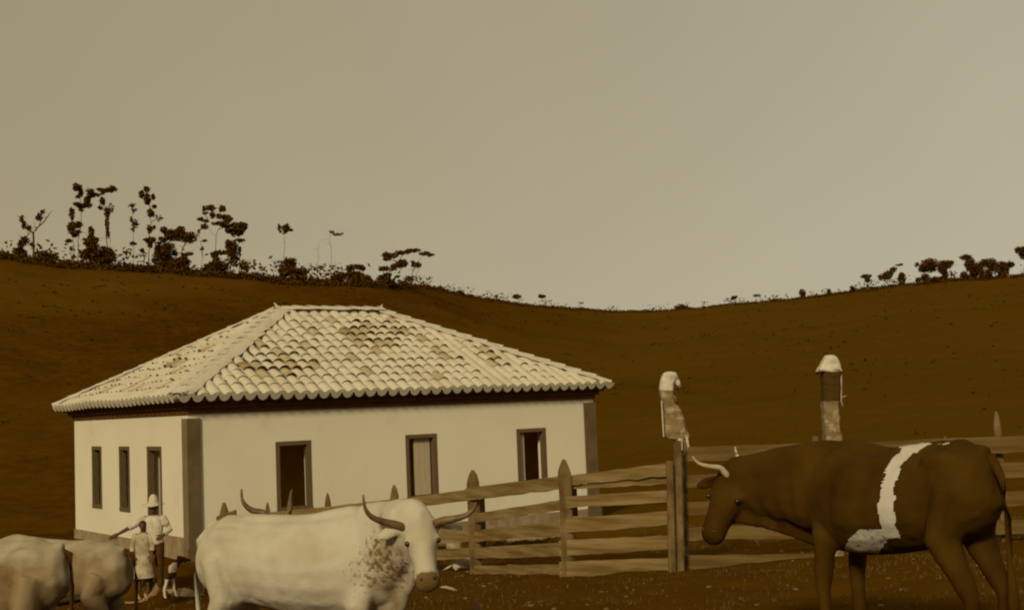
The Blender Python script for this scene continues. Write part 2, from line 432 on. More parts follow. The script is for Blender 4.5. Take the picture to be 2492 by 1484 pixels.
# corner pilasters (side faces in a paler copy, sunlight painted in)
PW = .235; PH = WH-.09
def pilaster(s0, s1, face):
    mb = MB()
    if face == 'corner':
        d = .045; b0 = .1
        # L-shaped post wrapping the corner
        prof = [(-d, -d), (PW, -d), (PW, 0), (0, 0), (0, PW), (-d, PW)]
        lo = [H(a, b, ph-.0) for a, b in prof]; hi = [H(a, b, PH) for a, b in prof]
        mb.v = lo+hi; n = 6
        for i in range(n):
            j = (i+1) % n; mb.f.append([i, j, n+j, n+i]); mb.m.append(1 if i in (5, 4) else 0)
        mb.f.append([0, 3, 2, 1][::-1]); mb.m.append(0); mb.f.append([0, 5, 4, 3]); mb.m.append(0)
        mb.f.append([n+0, n+1, n+2, n+3]); mb.m.append(0); mb.f.append([n+0, n+3, n+4, n+5]); mb.m.append(0)
        mb.box(H(-.075, -.075, -.35), E1*(PW+.03), E2*.035, V((0, 0, ph+.35)), 0)
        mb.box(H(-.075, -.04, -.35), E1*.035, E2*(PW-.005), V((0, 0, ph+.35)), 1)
    else:
        mb.box(H(LF-.30, -.045, ph+.003), E1*.345, E2*.042, V((0, 0, PH-ph)), 0)
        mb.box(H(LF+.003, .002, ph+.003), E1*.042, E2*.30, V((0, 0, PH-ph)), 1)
        mb.box(H(LF-.32, -.075, -.35), E1*.395, E2*.042, V((0, 0, ph+.352)), 0)
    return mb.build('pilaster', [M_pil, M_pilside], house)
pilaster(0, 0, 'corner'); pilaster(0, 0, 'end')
# openings: frame, shutters, sill
def frame_at(P, o, shut, door=False):
    a0, a1, h0, h1 = o; fw = .085; mb = MB()
    def bx(a, b, h, k, d0, d1):
        vs = [P(x, z, d) for d in (d0, d1) for z in (h, k) for x in (a, b)]
        mb.add(vs, [(0, 1, 3, 2), (4, 6, 7, 5), (0, 4, 5, 1), (2, 3, 7, 6), (0, 2, 6, 4), (1, 5, 7, 3)])
    bx(a0, a0+fw, h0+(0 if door else fw), h1-fw, -.012, .12); bx(a1-fw, a1, h0+(0 if door else fw), h1-fw, -.012, .12)
    bx(a0, a1, h1-fw, h1, -.014, .12)
    if not door: bx(a0, a1, h0, h0+fw, -.02, .12)
    f = mb.build('door_frame' if door else 'window', M_frame, house)
    for (x0, x1, dep, pan) in shut:
        mb = MB(); wd = (x1-x0)/pan
        for k in range(pan):
            g = .004 if k % 2 else 0
            bx(x0+k*wd, x0+(k+1)*wd-.006, h0+fw+.01, h1-fw-.02, dep+g, dep+.03+g)
        q = mb.build('shutter', M_shut, f)
    return f
def Pf(a, h, d): return H(a, d, h)
def Pl(a, h, d): return H(d, a, h)
def shx(u, v=1120, side=0): return wallhit(u, v, side)[0]
frame_at(Pf, fr_open[0], [])
frame_at(Pf, fr_open[1], [(shx(1014), shx(1053), .10, 3)])
frame_at(Pf, fr_open[2], [(shx(1263), shx(1284), .10, 2)])
frame_at(Pl, lf_open[0], [])
a0, a1 = sorted((shx(304, 1120, 1), shx(314, 1120, 1)))
frame_at(Pl, lf_open[1], [(a0, a1, .09, 2)])
frame_at(Pl, lf_open[2], [], True)
mb = MB(); a0, a1 = lf_open[2][:2]
mb.box(H(-.3, a0-.1, -.3), E1*.27, E2*(a1-a0+.2), V((0, 0, .33))); mb.box(H(-.6, a0-.1, -.45), E1*.297, E2*(a1-a0+.2), V((0, 0, .33)))
mb.build('doorstep', M_plinth, house)
# cornice: stepped dark boards
OV = .35; EH = 3.14
mb = MB()
def ring(mb, o0, o1, h0, h1, mi=0):
    """rectangular ring between offsets o0<o1 outside the wall line"""
    for (A, B, C_, D_) in [((-o1, -o1), (LF+o1, -o1), (LF+o0, -o0), (-o0, -o0)), ((LF+o1, -o1), (LF+o1, LS+o1), (LF+o0, LS+o0), (LF+o0, -o0)),
                           ((LF+o1, LS+o1), (-o1, LS+o1), (-o0, LS+o0), (LF+o0, LS+o0)), ((-o1, LS+o1), (-o1, -o1), (-o0, -o0), (-o0, LS+o0))]:
        lo = [H(p[0], p[1], h0) for p in (A, B, C_, D_)]; hi = [H(p[0], p[1], h1) for p in (A, B, C_, D_)]
        mb.add(lo+hi, [(0, 3, 2, 1), (4, 5, 6, 7), (0, 1, 5, 4), (2, 3, 7, 6)], mi)
ring(mb, -.1, .05, WH-.0, WH+.10); ring(mb, -.1, .12, WH+.10, WH+.18); ring(mb, -.1, .20, WH+.18, WH+.23); ring(mb, -.1, OV-.05, WH+.23, WH+.255)
mb.build('cornice', M_dark, house, fix=False)
# roof
RUN = LS/2+OV; TH = math.atan(2.06/RUN)
cT, sT = math.cos(TH), math.sin(TH)
rr = random.Random(11)
roof_base = MB(); tiles = MB()
TSP = .272; EXP = .37
def slope(O, a, inn, Ltot, rows_hi, style):
    """O eave corner, a along eave, inn horizontal inward"""
    up = inn*cT+V((0, 0, sT)); nn = (V((0, 0, 1))*cT-inn*sT)
    trap = [O, O+a*Ltot, O+a*(Ltot-RUN)+up*(RUN/cT), O+a*RUN+up*(RUN/cT)]
    roof_base.add([p-nn*.03 for p in trap]+[p-nn*.07 for p in trap], [(0, 1, 2, 3), (7, 6, 5, 4), (0, 4, 5, 1), (1, 5, 6, 2), (2, 6, 7, 3), (3, 7, 4, 0)])
    nc = int(round(Ltot/TSP)); sp_ = Ltot/nc
    def avail(t): return min(t, Ltot-t, RUN)/cT
    def patchy(t, s):
        if not style: return noise.noise(V((t*.6, s*.8, 21))) > .38
        v_ = max(1-math.hypot((t-2.7)/1.0, (s-1.4)/.75), 1-math.hypot((t-5.9-(s-3.1)*.3)/.8, (s-3.0)/.9), 1-math.hypot((t-8.6)/1.2, (s-1.5)/.5))
        return v_+.45*noise.noise(V((t*1.7, s*1.9, 2))) > .08
    def sag(t, s): return .028*noise.noise(V((t*.5, s*.4, 9+style)))+.010*noise.noise(V((t*2.1, s*1.3, 3+style)))
    mort = set(rr.sample(range(nc), max(3, nc//7)))
    for c in range(nc+1):
        t = c*sp_                      # cover line between channels
        tc_ = (c+.5)*sp_
        # channel
        if c < nc:
            av = avail(tc_); s = -.05; ro = 0
            while s < av-.02:
                e = min(s+.45, av+.05); nearhip = av-s < .75 or (s > RUN/cT-.6)
                dep = .118 if not nearhip or s < .2 else .0
                if c in mort and s > .3: dep = .02
                P0 = []; P1 = []
                for k in range(8):
                    f = PI*k/7
                    P0.append(O+a*(tc_+math.cos(f)*.118)+up*s+nn*(.075+.02-math.sin(f)*(dep+.03)+.0))
                    P1.append(O+a*(tc_+math.cos(f)*.105)+up*e+nn*(.06-math.sin(f)*(dep)+.0))
                shade = 3 if (patchy(tc_, s) and s > .3) else (0 if rr.random() < .95 else 2)
                nn_ = nn*sag(tc_, s); P0 = [p+nn_ for p in P0]; P1 = [p+nn_ for p in P1]
                Q0 = [p+nn*.018 for p in P0]
                if s < 0: tiles.add(P0, [tuple(range(8))], 0)
                tiles.add(P0+P1, [(k, k+1, 9+k, 8+k) for k in range(7)], shade)
                s += EXP; ro += 1
        # cover
        av = avail(t); 
        if av < .25: continue
        s = 0.0; jit = rr.uniform(-.08, .0)
        s = -.02
        patch = noise.noise(V((t*.45, 3 if style else 7, 1)))
        while s < av-.05:
            L_ = min(.45, av-s+.05); e = s+L_; nearhip = av-s < .72 or (s > RUN/cT-.5) or s < .25
            m_ = c in mort
            lift = .0 if (nearhip or m_) else rr.uniform(.010, .036)
            rl = .121+rr.uniform(-.006, .005); ru = .105 if not (nearhip or m_) else .122
            off = rr.uniform(-.012, .012); bz = .045
            pt = patchy(t, s) and not nearhip and not m_
            if pt: lift += .035
            bz += sag(t, s)
            A0 = []; A1 = []; A2 = []
            for k in range(9):
                f = PI*k/8
                A0.append(O+a*(t+off+math.cos(f)*rl)+up*s+nn*(bz+lift+math.sin(f)*rl*.72))
                A2.append(O+a*(t+off+math.cos(f)*(rl-.009))+up*s+nn*(bz+lift-.002+math.sin(f)*(rl-.009)*.72))
                A1.append(O+a*(t+off+math.cos(f)*ru)+up*e+nn*(bz+math.sin(f)*ru*.66))
            x = rr.random(); bad = noise.noise(V((t*.8, s*.9, 5 if style else 12)))
            sh = 0
            if not nearhip and not m_:
                if x < .06+max(0, bad)*.35: sh = 1
                if pt and x < .4: sh = 1
                if pt and x < .12: sh = 2
            if s < 0: tiles.add(A0, [tuple(range(9))], 0)
            tiles.add(A0+A1, [(k, k+1, 10+k, 9+k) for k in range(8)], sh)
            tiles.add(A0+A2, [(k, 9+k, 10+k, k+1) for k in range(8)], sh)
            s += EXP*rr.uniform(.94, 1.06)
        # dark gaps where a tile slipped
EZ = EH
LL = LF+2*OV; SS = LS+2*OV
slope(H(-OV, -OV, EZ), E1, E2, LL, 0, True)
slope(H(-OV, LS+OV, EZ), -E2, E1, SS, 0, False)
slope(H(LF+OV, -OV, EZ), E2, -E1, SS, 0, False)
slope(H(LF+OV, LS+OV, EZ), -E1, -E2, LL, 0, False)
roof = roof_base.build('roof', M_dark, house)
tl = tiles.build('roof_tiles', [M_tile, M_tile2, M_tile3, M_channel], roof, smooth=True, fix=False)
RH = RUN/cT*sT
def caprow(name, A, B, r=.115, step=.40):
    mb = MB(); d = (B-A); Ln = d.length; d.normalize(); sd = d.cross(V((0, 0, 1))).normalized(); nn = sd.cross(d).normalized()
    s = 0; i = 0
    while s < Ln:
        e = min(s+.47, Ln+.05); r0 = r+rr.uniform(-.008, .01); r1 = r*.84; P0 = []; P1 = []; P2 = []
        lz = .03 if i else .0
        for k in range(9):
            f = PI*k/8
            P0.append(A+d*s+sd*math.cos(f)*r0*1.15+nn*(lz+math.sin(f)*r0*.55+.03))
            P2.append(A+d*s+sd*math.cos(f)*(r0*1.15-.02)+nn*(lz+math.sin(f)*(r0*.55-.01)+.027))
            P1.append(A+d*e+sd*math.cos(f)*r1*1.15+nn*(lz+math.sin(f)*r1*.55+.0))
        mb.add(P0+P1, [(k, k+1, 10+k, 9+k) for k in range(8)], 0)
        mb.add(P0+P2, [(k, 9+k, 10+k, k+1) for k in range(8)], 0)
        s += step*rr.uniform(.95, 1.05); i += 1
    kk = int(Ln/.13); ed = 0 if name == 'ridge_cap' else 1; vv = []; ff = []
    for i in range(kk+1):
        p = A.lerp(B, i/kk); wv = [rr.uniform(-.06, .05) for _ in range(2)]; w0 = .31*min(1, (i+2)/5)
        for x, z in ((-w0-wv[0], -.012+.03*rr.random()), (-.17, .075+.012*rr.random()), (0, .09), (.17, .075+.012*rr.random()), (w0+wv[1], -.012+.03*rr.random())):
            vv.append(p+sd*x+nn*z)
    for i in range(kk):
        for j in range(4): b = i*5+j; ff.append((b, b+5, b+6, b+1))
    mb.add(vv, ff, 0)
    return mb.build(name, M_mortar, roof, smooth=True, fix=False)
R1 = H(-OV+RUN, -OV+RUN, EZ+RH); R2 = H(LF+OV-RUN, -OV+RUN, EZ+RH)
rz = V((0, 0, .04))
for A, B in [(H(-OV, -OV, EZ), R1), (H(-OV, LS+OV, EZ), R1), (H(LF+OV, -OV, EZ), R2), (H(LF+OV, LS+OV, EZ), R2)]:
    d = (B-A).normalized(); caprow('hip_cap', A+d*.02+rz, B+rz)
caprow('ridge_cap', R1+rz*1.4, R2+rz*1.4)
for P_, sgn in ((R1, -1), (R2, 1)):
    mb = MB(); q = P_+V((0, 0, .14)); dd = E1*sgn
    q = q-V((0, 0, .05)); mb.tube([q-dd*.1, q+dd*.02+V((0, 0, .04)), q+dd*.09+V((0, 0, .13))], [(.06, .05), (.05, .03), (.025, .012)], 8)
    mb.build('finial', M_mortar, roof, smooth=True)

# ------------------------------------------------------------------ stone edge stones / bank in front of the platform
M_stone = mat('pale_stone', (.42, .33, .20), (.26, .18, .085), 5, .95, .5, 14)
def stone(name, p, r, label, group=None, seed=0, m=None):
    mb = MB(); b = len(mb.v); mb.ball((0, 0, 0), r, 12, 8)
    for i, q in enumerate(mb.v):
        k = 1+.28*noise.noise(q.normalized()*1.6+V((seed*3.1, 0, 0)))+.1*noise.noise(q.normalized()*4+V((0, seed*2.3, 0)))
        mb.v[i] = q*k
    o = mb.build(name, m or M_stone, smooth=True); o.location = p; tag(o, label, 'stone', group); return o
def onG(u, v, Y=None):
    p = groundhit(u, v) if Y is None else at(u, v, Y)
    return p
p = at(1105, 1324, 24.2); stone('boulder', p, (.17, .16, .15), 'rounded pale boulder seen between fence boards right of the white ox head', seed=1)
st = [(1138, 1306, .10), (1172, 1309, .10), (1240, 1309, .11), (1262, 1308, .10), (1290, 1305, .12), (1318, 1303, .12), (1350, 1300, .10), (1084, 1322, .10)]
for i, (u, v, r) in enumerate(st):
    Yp = 27.0 if u > 1180 else 26.0
    stone('edging_stone', at(u, v, Yp), (r*1.7, r, r*.85), 'pale rough edging stone on the house platform behind the board fence', 'edging stones along the house platform', 10+i)
def bush(name, c, rad, label, n=160, seed=0, ls=.1, cat='bush'):
    r0 = random.Random(seed); o = empty(name, (c.x, c.y, c.z-rad[2])); tag(o, label, cat)
    mb = MB(); 
    for k in range(5):
        a = r0.uniform(0, 2*PI); mb.tube([(0, 0, -.05), (math.cos(a)*rad[0]*.3, math.sin(a)*rad[1]*.3, rad[2]*.8), (math.cos(a)*rad[0]*.6, math.sin(a)*rad[1]*.6, rad[2]*1.5)], [.014, .01, .004], 5)
    mb.build('stem', M_bark, o)
    vs = []; fs = []
    for i in range(n):
        d = V((r0.gauss(0, 1), r0.gauss(0, 1), r0.gauss(0, 1))).normalized()*r0.random()**.4
        leafquad(vs, fs, V((d.x*rad[0], d.y*rad[1], rad[2]+d.z*rad[2])), ls, r0)
    me = bpy.data.meshes.new('f'); me.from_pydata([tuple(q) for q in vs], [], fs); link('foliage', me, M_leaf, o); return o
M_bark = mat('bark', (.12, .06, .014), (.08, .036, .006), 8, .95, .4, 30, spec=.05)
M_leaf = mat('tree_leaves', (.064, .026, .0008), (.078, .034, .0015), .9, .95, spec=.05)
bush('shrub', at(1213, 1326, 25.2), (.26, .25, .13), 'small dark round shrub behind the fence midway between two pointed posts', 200, 1, .07)
bush('shrub', at(1370, 1318, 25.5), (.34, .3, .14), 'dark spreading shrub just left of the right pointed fence post', 240, 2, .07)
# ------------------------------------------------------------------ trees on the skyline
Z1 = lambda x, y: ((x/3.091)/1.1726, (480+y/3.091)/1.1726, 1/3.6246)
Z2 = lambda x, y: ((700+x/3.091)/1.1726, (600+y/3.091)/1.1726, 1/3.6246)
Z7 = lambda x, y: ((2200+x/3.4515)/1.1726, (680+y/3.4515)/1.1726, 1/4.0472)
ZD = lambda x, y: (x, y, 1.0)
def tree(name, label, Z, trunks, clumps, dens=1.0, leaf=.36, tw=3.0, cat='tree', seed=0, group='trees along the skyline'):
    r0 = random.Random(seed*7+1)
    bx, by = (trunks[0][0] if trunks else (clumps[0][0], clumps[0][1]+clumps[0][3]))
    u, v, k = Z(bx, by); d = ray(u, v); Rr, Hz = ridge(math.atan2(d.x, d.y)); Rr -= 1.0
    Y = d.y*(Rr/math.hypot(d.x, d.y)); ppm = F/Y
    bz = G(*[c for c in (at(u, v, Y).x, Y)])
    base = at(u, v, Y); base.z = bz-.15
    o = empty(name, base); tag(o, label, cat, group)
    mb = MB(); SK = []
    for ti, tr in enumerate(trunks):
        P = []; wid = tr[2] if len(tr) > 2 and isinstance(tr[2], (int, float)) else tw
        pts = [q for q in tr if isinstance(q, tuple)]
        dy = 0 if ti == 0 else r0.uniform(-1, 1)
        for i, (x, y) in enumerate(pts):
            uu, vv, _ = Z(x, y); p = at(uu, vv, Y+dy*min(1, i*.5)); 
            if i == 0 and ti == 0: p.z = min(p.z, bz)-.25
            P.append(p-base)
        w0 = (tr[-1] if isinstance(tr[-1], (int, float)) else tw)*.5/ppm
        # subdivide for a slightly crooked stem
        Q = []; W = []
        for i in range(len(P)-1):
            for j in range(3):
                t = j/3; q = P[i].lerp(P[i+1], t); s = (i+t)/(len(P)-1)
                if i+j: q = q+V((r0.gauss(0, .06), r0.gauss(0, .1), 0))
                Q.append(q); W.append(w0*(1-.62*s))
        Q.append(P[-1]); W.append(w0*.3); mb.tube(Q, W, 6); SK += Q
        if len(P) > 1:       # side twigs near the top
            for j in range(5):
                a = Q[r0.randrange(len(Q)//2, len(Q))]; e = a+V((r0.gauss(0, .5), r0.gauss(0, .5), abs(r0.gauss(.2, .4)))); mb.tube([a, e], [w0*.28, w0*.12], 4)
    for cl in clumps:
        if not SK: break
        uu, vv, _ = Z(cl[0], cl[1]); c = at(uu, vv, Y)-base
        a = min(SK, key=lambda q: (q-c).length+(.8 if q.z > c.z else 0))
        if (a-c).length > .25: mb.tube([a, a.lerp(c, .5)+V((0, r0.gauss(0, .1), r0.uniform(-.1, .12))), c], [.05, .04, .022], 4)
    if trunks: mb.build('trunk', M_bark, o, smooth=True)
    vs = []; fs = []; br = MB()
    for cl in clumps:
        x, y, rx, ry = cl[:4]; dd = (cl[4] if len(cl) > 4 else 1)*dens
        uu, vv, k = Z(x, y); c = at(uu, vv, Y+r0.uniform(-.6, .6)); rx, ry = max(1.3*rx*k/ppm, .16), max(1.3*ry*k/ppm, .14); rd = min(rx, ry)*.9+.1
        n = int(12*PI*rx*ry/(leaf*leaf*.5)*dd)+10
        for i in range(n):
            q = V((r0.gauss(0, 1), r0.gauss(0, 1), r0.gauss(0, 1))).normalized()*(r0.random()**.42)
            if noise.noise(V((q.x*2+x, q.y*2, q.z*2+y))) > .5: continue
            q = q*(1+.18*noise.noise(q*3+V((x, y, 0))))
            leafquad(vs, fs, c-base+V((q.x*rx, q.y*rd, q.z*ry)), leaf, r0)
    if clumps:
        me = bpy.data.meshes.new('crown'); me.from_pydata([tuple(q) for q in vs], [], fs); link('crown', me, M_leaf, o)
    return o
T = []
tree('dead_tree', 'bare forked tree leaning apart at the far left of the skyline', Z1, [[(285, 770), (290, 570), (350, 510), (440, 395), 20.0/3.6], [(290, 570), (255, 545), (210, 500), (185, 430), 3.5], [(350, 510), (375, 400), 2.6], [(215, 640), (262, 560), 3.6]], [(345, 430, 22, 28, .8), (378, 388, 18, 15, .6), (210, 500, 18, 30, .8), (192, 445, 12, 30, .5), (255, 530, 14, 20, .6)], seed=1)
tree('leaning_tree', 'dark leaning bushy tree below the bare forked tree', Z1, [[(180, 760), (215, 620), 5]], [(212, 640, 34, 32), (180, 695, 20, 42), (145, 730, 34, 26), (190, 740, 30, 25)], seed=2)
tree('bush', 'low rounded dark bush right of the bare forked tree', Z1, [[(400, 800), (400, 760), 3]], [(385, 775, 50, 34), (445, 790, 55, 34)], cat='bush', seed=3)
tree('slender_tree', 'thin tree hung with small leaf tufts, leftmost of the tall cluster', Z1, [[(655, 820), (650, 640), (652, 560), (640, 470), (632, 375), 1.6]], [(632, 390, 18, 36), (640, 440, 13, 13), (635, 510, 34, 30), (687, 498, 34, 23), (635, 550, 24, 28), (605, 640, 22, 15), (690, 560, 24, 14), (660, 590, 28, 14), (628, 710, 8, 22, .4)], seed=4)
tree('tall_tree', 'tallest slender tree with a detached oval crown tuft at its top', Z1, [[(680, 820), (690, 640), (722, 370), (705, 250), (690, 160), 2.2], [(720, 370), (770, 290), (800, 200), 1.6]], [(680, 170, 34, 30), (712, 210, 18, 34), (690, 250, 17, 14), (722, 332, 42, 18), (670, 315, 26, 12), (715, 360, 17, 24), (768, 290, 24, 38), (798, 220, 28, 38), (760, 330, 40, 18), (830, 235, 26, 16)], seed=5)
tree('tall_tree', 'tall slender tree with a flat dark top reaching right', Z1, [[(940, 840), (943, 600), (945, 420), (905, 300), (905, 200), 2.6], [(975, 840), (972, 640), (950, 540), 1.4]], [(960, 195, 62, 18), (988, 180, 24, 22), (880, 188, 25, 10), (905, 205, 18, 18), (905, 290, 18, 32), (885, 350, 16, 14), (860, 235, 20, 12, .6), (945, 400, 18, 52), (943, 490, 15, 42), (980, 350, 18, 36, .3), (950, 570, 12, 40)], seed=6)
tree('broad_tree', 'dark broad bushy tree with a small knob on top below the tall slender pair', Z1, [[(810, 830), (805, 620), 5]], [(800, 645, 62, 38), (805, 560, 20, 42), (860, 740, 90, 48), (900, 785, 110, 46), (770, 765, 52, 44), (955, 765, 48, 50), (805, 700, 40, 40)], seed=7)
tree('slender_tree', 'faint thin tree with sparse pale crown between the two tallest groups', Z1, [[(1172, 860), (1172, 560), (1166, 330), 1.3]], [(1168, 328, 28, 14, .5), (1185, 368, 18, 18, .35), (1195, 490, 24, 34, .35), (1160, 450, 9, 20, .6), (1172, 665, 22, 13, .8), (1175, 540, 9, 15, .6)], seed=8)
tree('slender_tree', 'tall thin tree with leaf clumps along its whole stem', Z1, [[(1315, 870), (1320, 640), (1325, 520), (1327, 390), (1305, 260), (1292, 180), 2.2]], [(1296, 185, 22, 22), (1250, 230, 18, 34), (1300, 270, 22, 48), (1352, 250, 11, 22), (1328, 395, 27, 32), (1360, 340, 16, 14), (1320, 540, 18, 34), (1356, 525, 14, 14), (1330, 635, 38, 26), (1285, 630, 20, 9), (1325, 675, 17, 22), (1400, 440, 28, 22, .25)], seed=9)
tree('stump', 'short broken stem with a tuft beside the clumpy thin tree', Z1, [[(1265, 870), (1258, 740), 2.8]], [(1252, 727, 15, 14)], cat='tree stump', seed=10)
tree('dense_tree', 'wide dense dark tree with see-through gaps low in its crown', Z1, [[(1425, 870), (1445, 700), (1550, 600), 5], [(1590, 860), (1620, 700), (1650, 610), 4], [(1600, 790), (1680, 750), 3]], [(1560, 590, 75, 44), (1600, 540, 30, 24), (1662, 610, 68, 40), (1500, 580, 45, 30), (1445, 545, 24, 24), (1440, 630, 34, 28), (1400, 720, 30, 60), (1430, 800, 70, 68), (1480, 690, 50, 26), (1560, 835, 90, 36), (1610, 830, 60, 40), (1540, 745, 22, 26), (1672, 755, 28, 13), (1625, 775, 22, 26), (1460, 750, 40, 50)], seed=11)
tree('slender_tree', 'faint thin stem with two tiny tufts right of the wide dense tree', Z1, [[(1765, 900), (1782, 700), (1752, 555), 1.0]], [(1808, 640, 15, 9), (1782, 712, 8, 14, .6), (1753, 560, 7, 22, .4)], seed=12)
tree('tiered_tree', 'tree with separate floating leaf tiers on a thin bent stem', Z1, [[(1905, 910), (1908, 600), (1945, 510), (1930, 440), (1880, 380), 1.8], [(1945, 510), (2000, 440), 1.4], [(1930, 440), (1960, 360), 1.2], [(1908, 600), (1810, 500), .8], [(1930, 440), (1790, 455), .8]], [(1858, 350, 36, 22), (1808, 395, 22, 9), (1800, 355, 10, 22), (1875, 415, 20, 22), (1962, 358, 26, 22), (1935, 425, 25, 17), (1990, 435, 34, 20), (2012, 455, 30, 15), (1945, 485, 70, 14), (1985, 512, 36, 11), (1770, 450, 20, 14), (1810, 466, 28, 8), (1805, 515, 26, 22), (2040, 445, 15, 7)], seed=13)
tree('round_crown_tree', 'tree with a single rounded dark crown high above thin stems', Z1, [[(2105, 945), (2115, 780), (2112, 640), (2090, 560), 2.4], [(2130, 940), (2118, 780), 1.4]], [(2090, 520, 74, 38), (2142, 508, 36, 26), (2010, 550, 24, 20), (2090, 570, 46, 28), (2110, 638, 42, 12), (2115, 735, 9, 34)], seed=14)
tree('thicket', 'ragged thicket of arching bushes under the rounded crown tree', Z1, [[(1930, 930), (1900, 770), 3], [(2030, 940), (2040, 780), 3], [(2060, 940), (2070, 830), 2], [(1960, 930), (1950, 800), 2], [(2160, 940), (2150, 850), 2]], [(2040, 692, 44, 42), (2050, 745, 40, 50), (1940, 745, 62, 16), (1890, 765, 26, 24), (2012, 650, 18, 15), (1905, 835, 30, 40), (1870, 875, 60, 38), (1950, 862, 60, 36), (2060, 835, 38, 24, .5), (2150, 845, 38, 34, .35), (2172, 880, 26, 24, .6), (2080, 800, 24, 24, .5)], cat='thicket', seed=15)
tree('palm', 'lone palm-like tree with a small upright tuft on a hair-thin stem', Z2, [[(335, 605), (343, 380), (348, 240), (355, 195), 1.5]], [(360, 150, 28, 28), (352, 192, 14, 14), (298, 150, 7, 26, .6), (310, 190, 10, 8, .5), (400, 172, 22, 9, .6)], cat='palm tree', seed=16)
tree('round_tree', 'rounded leafy tree directly under the lone palm', Z2, [[(400, 610), (400, 540), 4], [(490, 620), (440, 560), 3]], [(380, 480, 58, 46), (345, 540, 44, 34), (430, 540, 50, 34), (500, 540, 44, 26), (470, 592, 55, 24), (330, 592, 30, 22), (522, 590, 22, 36), (400, 440, 40, 15, .5)], seed=17)
tree('dead_tree', 'small bare stem forked like a Y left of the lone palm', Z2, [[(242, 590), (247, 460), (230, 428), 1.2], [(247, 462), (300, 450), (325, 460), .9]], [], seed=18)
tree('dead_tree', 'tall bare hair-thin stem, left one of the pair', Z2, [[(630, 640), (632, 480), (650, 380), (642, 290), 1.1]], [], seed=19)
tree('dead_tree', 'tall bare stem with a faint flat tuft blown to the right', Z2, [[(760, 640), (759, 450), (765, 330), (738, 290), (755, 200), 1.3], [(775, 560), (800, 480), 1.4], [(755, 205), (850, 215), .8]], [(762, 192, 22, 10, .5), (815, 212, 46, 8, .4)], seed=20)
tree('bush_tree', 'pair of low domed crowns behind the left end of the roof ridge', Z2, [[(930, 650), (945, 590), 3], [(880, 650), (870, 600), 2.5]], [(832, 580, 68, 32), (970, 500, 64, 20), (918, 530, 20, 20), (1030, 515, 20, 18), (960, 565, 60, 24), (1000, 605, 80, 36), (1072, 622, 46, 36), (800, 620, 40, 26)], seed=21)
tree('umbrella_tree', 'broad umbrella-shaped tree with a long flat top tier above the roof', Z2, [[(1225, 660), (1262, 565), (1340, 475), (1400, 375), 3.0], [(1478, 670), (1475, 540), (1500, 480), 2.2], [(1500, 670), (1512, 560), (1540, 480), 1.5], [(1340, 475), (1290, 400), 2], [(1475, 540), (1560, 400), 1.4]], [(1480, 355, 58, 14), (1380, 375, 58, 16), (1290, 402, 50, 20), (1235, 390, 28, 20, .8), (1250, 430, 30, 13), (1580, 380, 44, 14), (1632, 392, 26, 12), (1380, 470, 46, 30), (1325, 492, 38, 18), (1300, 518, 30, 13), (1220, 515, 40, 20), (1250, 570, 34, 18), (1220, 600, 50, 28), (1250, 635, 60, 26), (1512, 480, 38, 18), (1478, 458, 14, 12), (1450, 602, 50, 24, .4), (1395, 640, 30, 18)], seed=22)
tree('bush', 'spiky small bush on the falling skyline right of the umbrella tree', Z2, [[(1720, 705), (1722, 655), 1.5]], [(1720, 690, 20, 20)], cat='bush', seed=23)
tree('bush', 'second small bush down the skyline with a bent twig', Z2, [[(1890, 740), (1885, 690), (1910, 690), 1.2]], [(1895, 725, 28, 15), (1985, 755, 18, 10)], cat='bush', seed=24)
tree('sapling', 'tiny dot-crowned sapling just left of the lollipop-shaped tree', Z2, [[(2213, 790), (2213, 755), 1.0]], [(2213, 757, 9, 9)], cat='sapling', seed=25)
tree('small_tree', 'small lollipop-shaped tree on the low middle of the skyline', Z2, [[(2393, 800), (2393, 762), 1.0]], [(2393, 762, 32, 17)], cat='tree', seed=26)
tree('small_tree', 'tiny flat-topped tree left of the skyline dip', ZD, [[(1319, 746), (1319, 722), .8]], [(1319, 721, 7, 3.4), (1314, 719, 3, 2.6)], seed=27)
tree('bush', 'rounded dark bush sitting in the dip of the skyline', ZD, [[(1658, 758), (1658, 745), 2]], [(1658, 751, 15, 9)], cat='bush', seed=28)
tree('small_tree', 'tiny sparse tree standing just right of the skyline dip', ZD, [[(1786, 745), (1786, 726), .6]], [(1786, 724, 5, 4), (1792, 722, 3, 2)], seed=29)
tree('small_tree', 'faint wisp of a tree above the rising right skyline', ZD, [[(1845, 738), (1842, 720), .5]], [(1841, 719, 8, 2.4, .5)], seed=30)
tree('round_tree', 'small egg-shaped tree alone on the rising right skyline', Z7, [[(312, 610), (312, 560), 1.0]], [(312, 540, 26, 34)], seed=31)
tree('small_tree', 'narrow upright small tree right of the egg-shaped one', Z7, [[(572, 595), (572, 540), 1.6]], [(572, 530, 16, 26), (575, 562, 22, 22)], seed=32)
tree('bush', 'square-topped scrubby bush on the right slope', Z7, [[(812, 560), (800, 480), 1.6], [(825, 550), (840, 485), 1]], [(815, 520, 32, 32), (800, 485, 16, 16, .7)], cat='bush', seed=33)
tree('small_tree', 'small tree with a tilted flat cap above the right slope', Z7, [[(960, 490), (948, 400), 1.2]], [(940, 375, 46, 18), (952, 412, 26, 16)], seed=34)
tree('slanting_tree', 'tree with a slanting chain of leaf clumps rising to the right', Z7, [[(1120, 490), (1115, 400), (1165, 350), (1210, 300), 1.3], [(1210, 300), (1262, 265), .8]], [(1100, 380, 38, 26), (1160, 352, 40, 26), (1205, 308, 28, 24), (1150, 390, 30, 15), (1265, 262, 32, 8)], seed=35)
tree('bush', 'upright dark bush standing beside the slanting tree', Z7, [[(1292, 460), (1292, 400), 4]], [(1292, 405, 32, 58), (1290, 360, 16, 20)], cat='bush', seed=36)
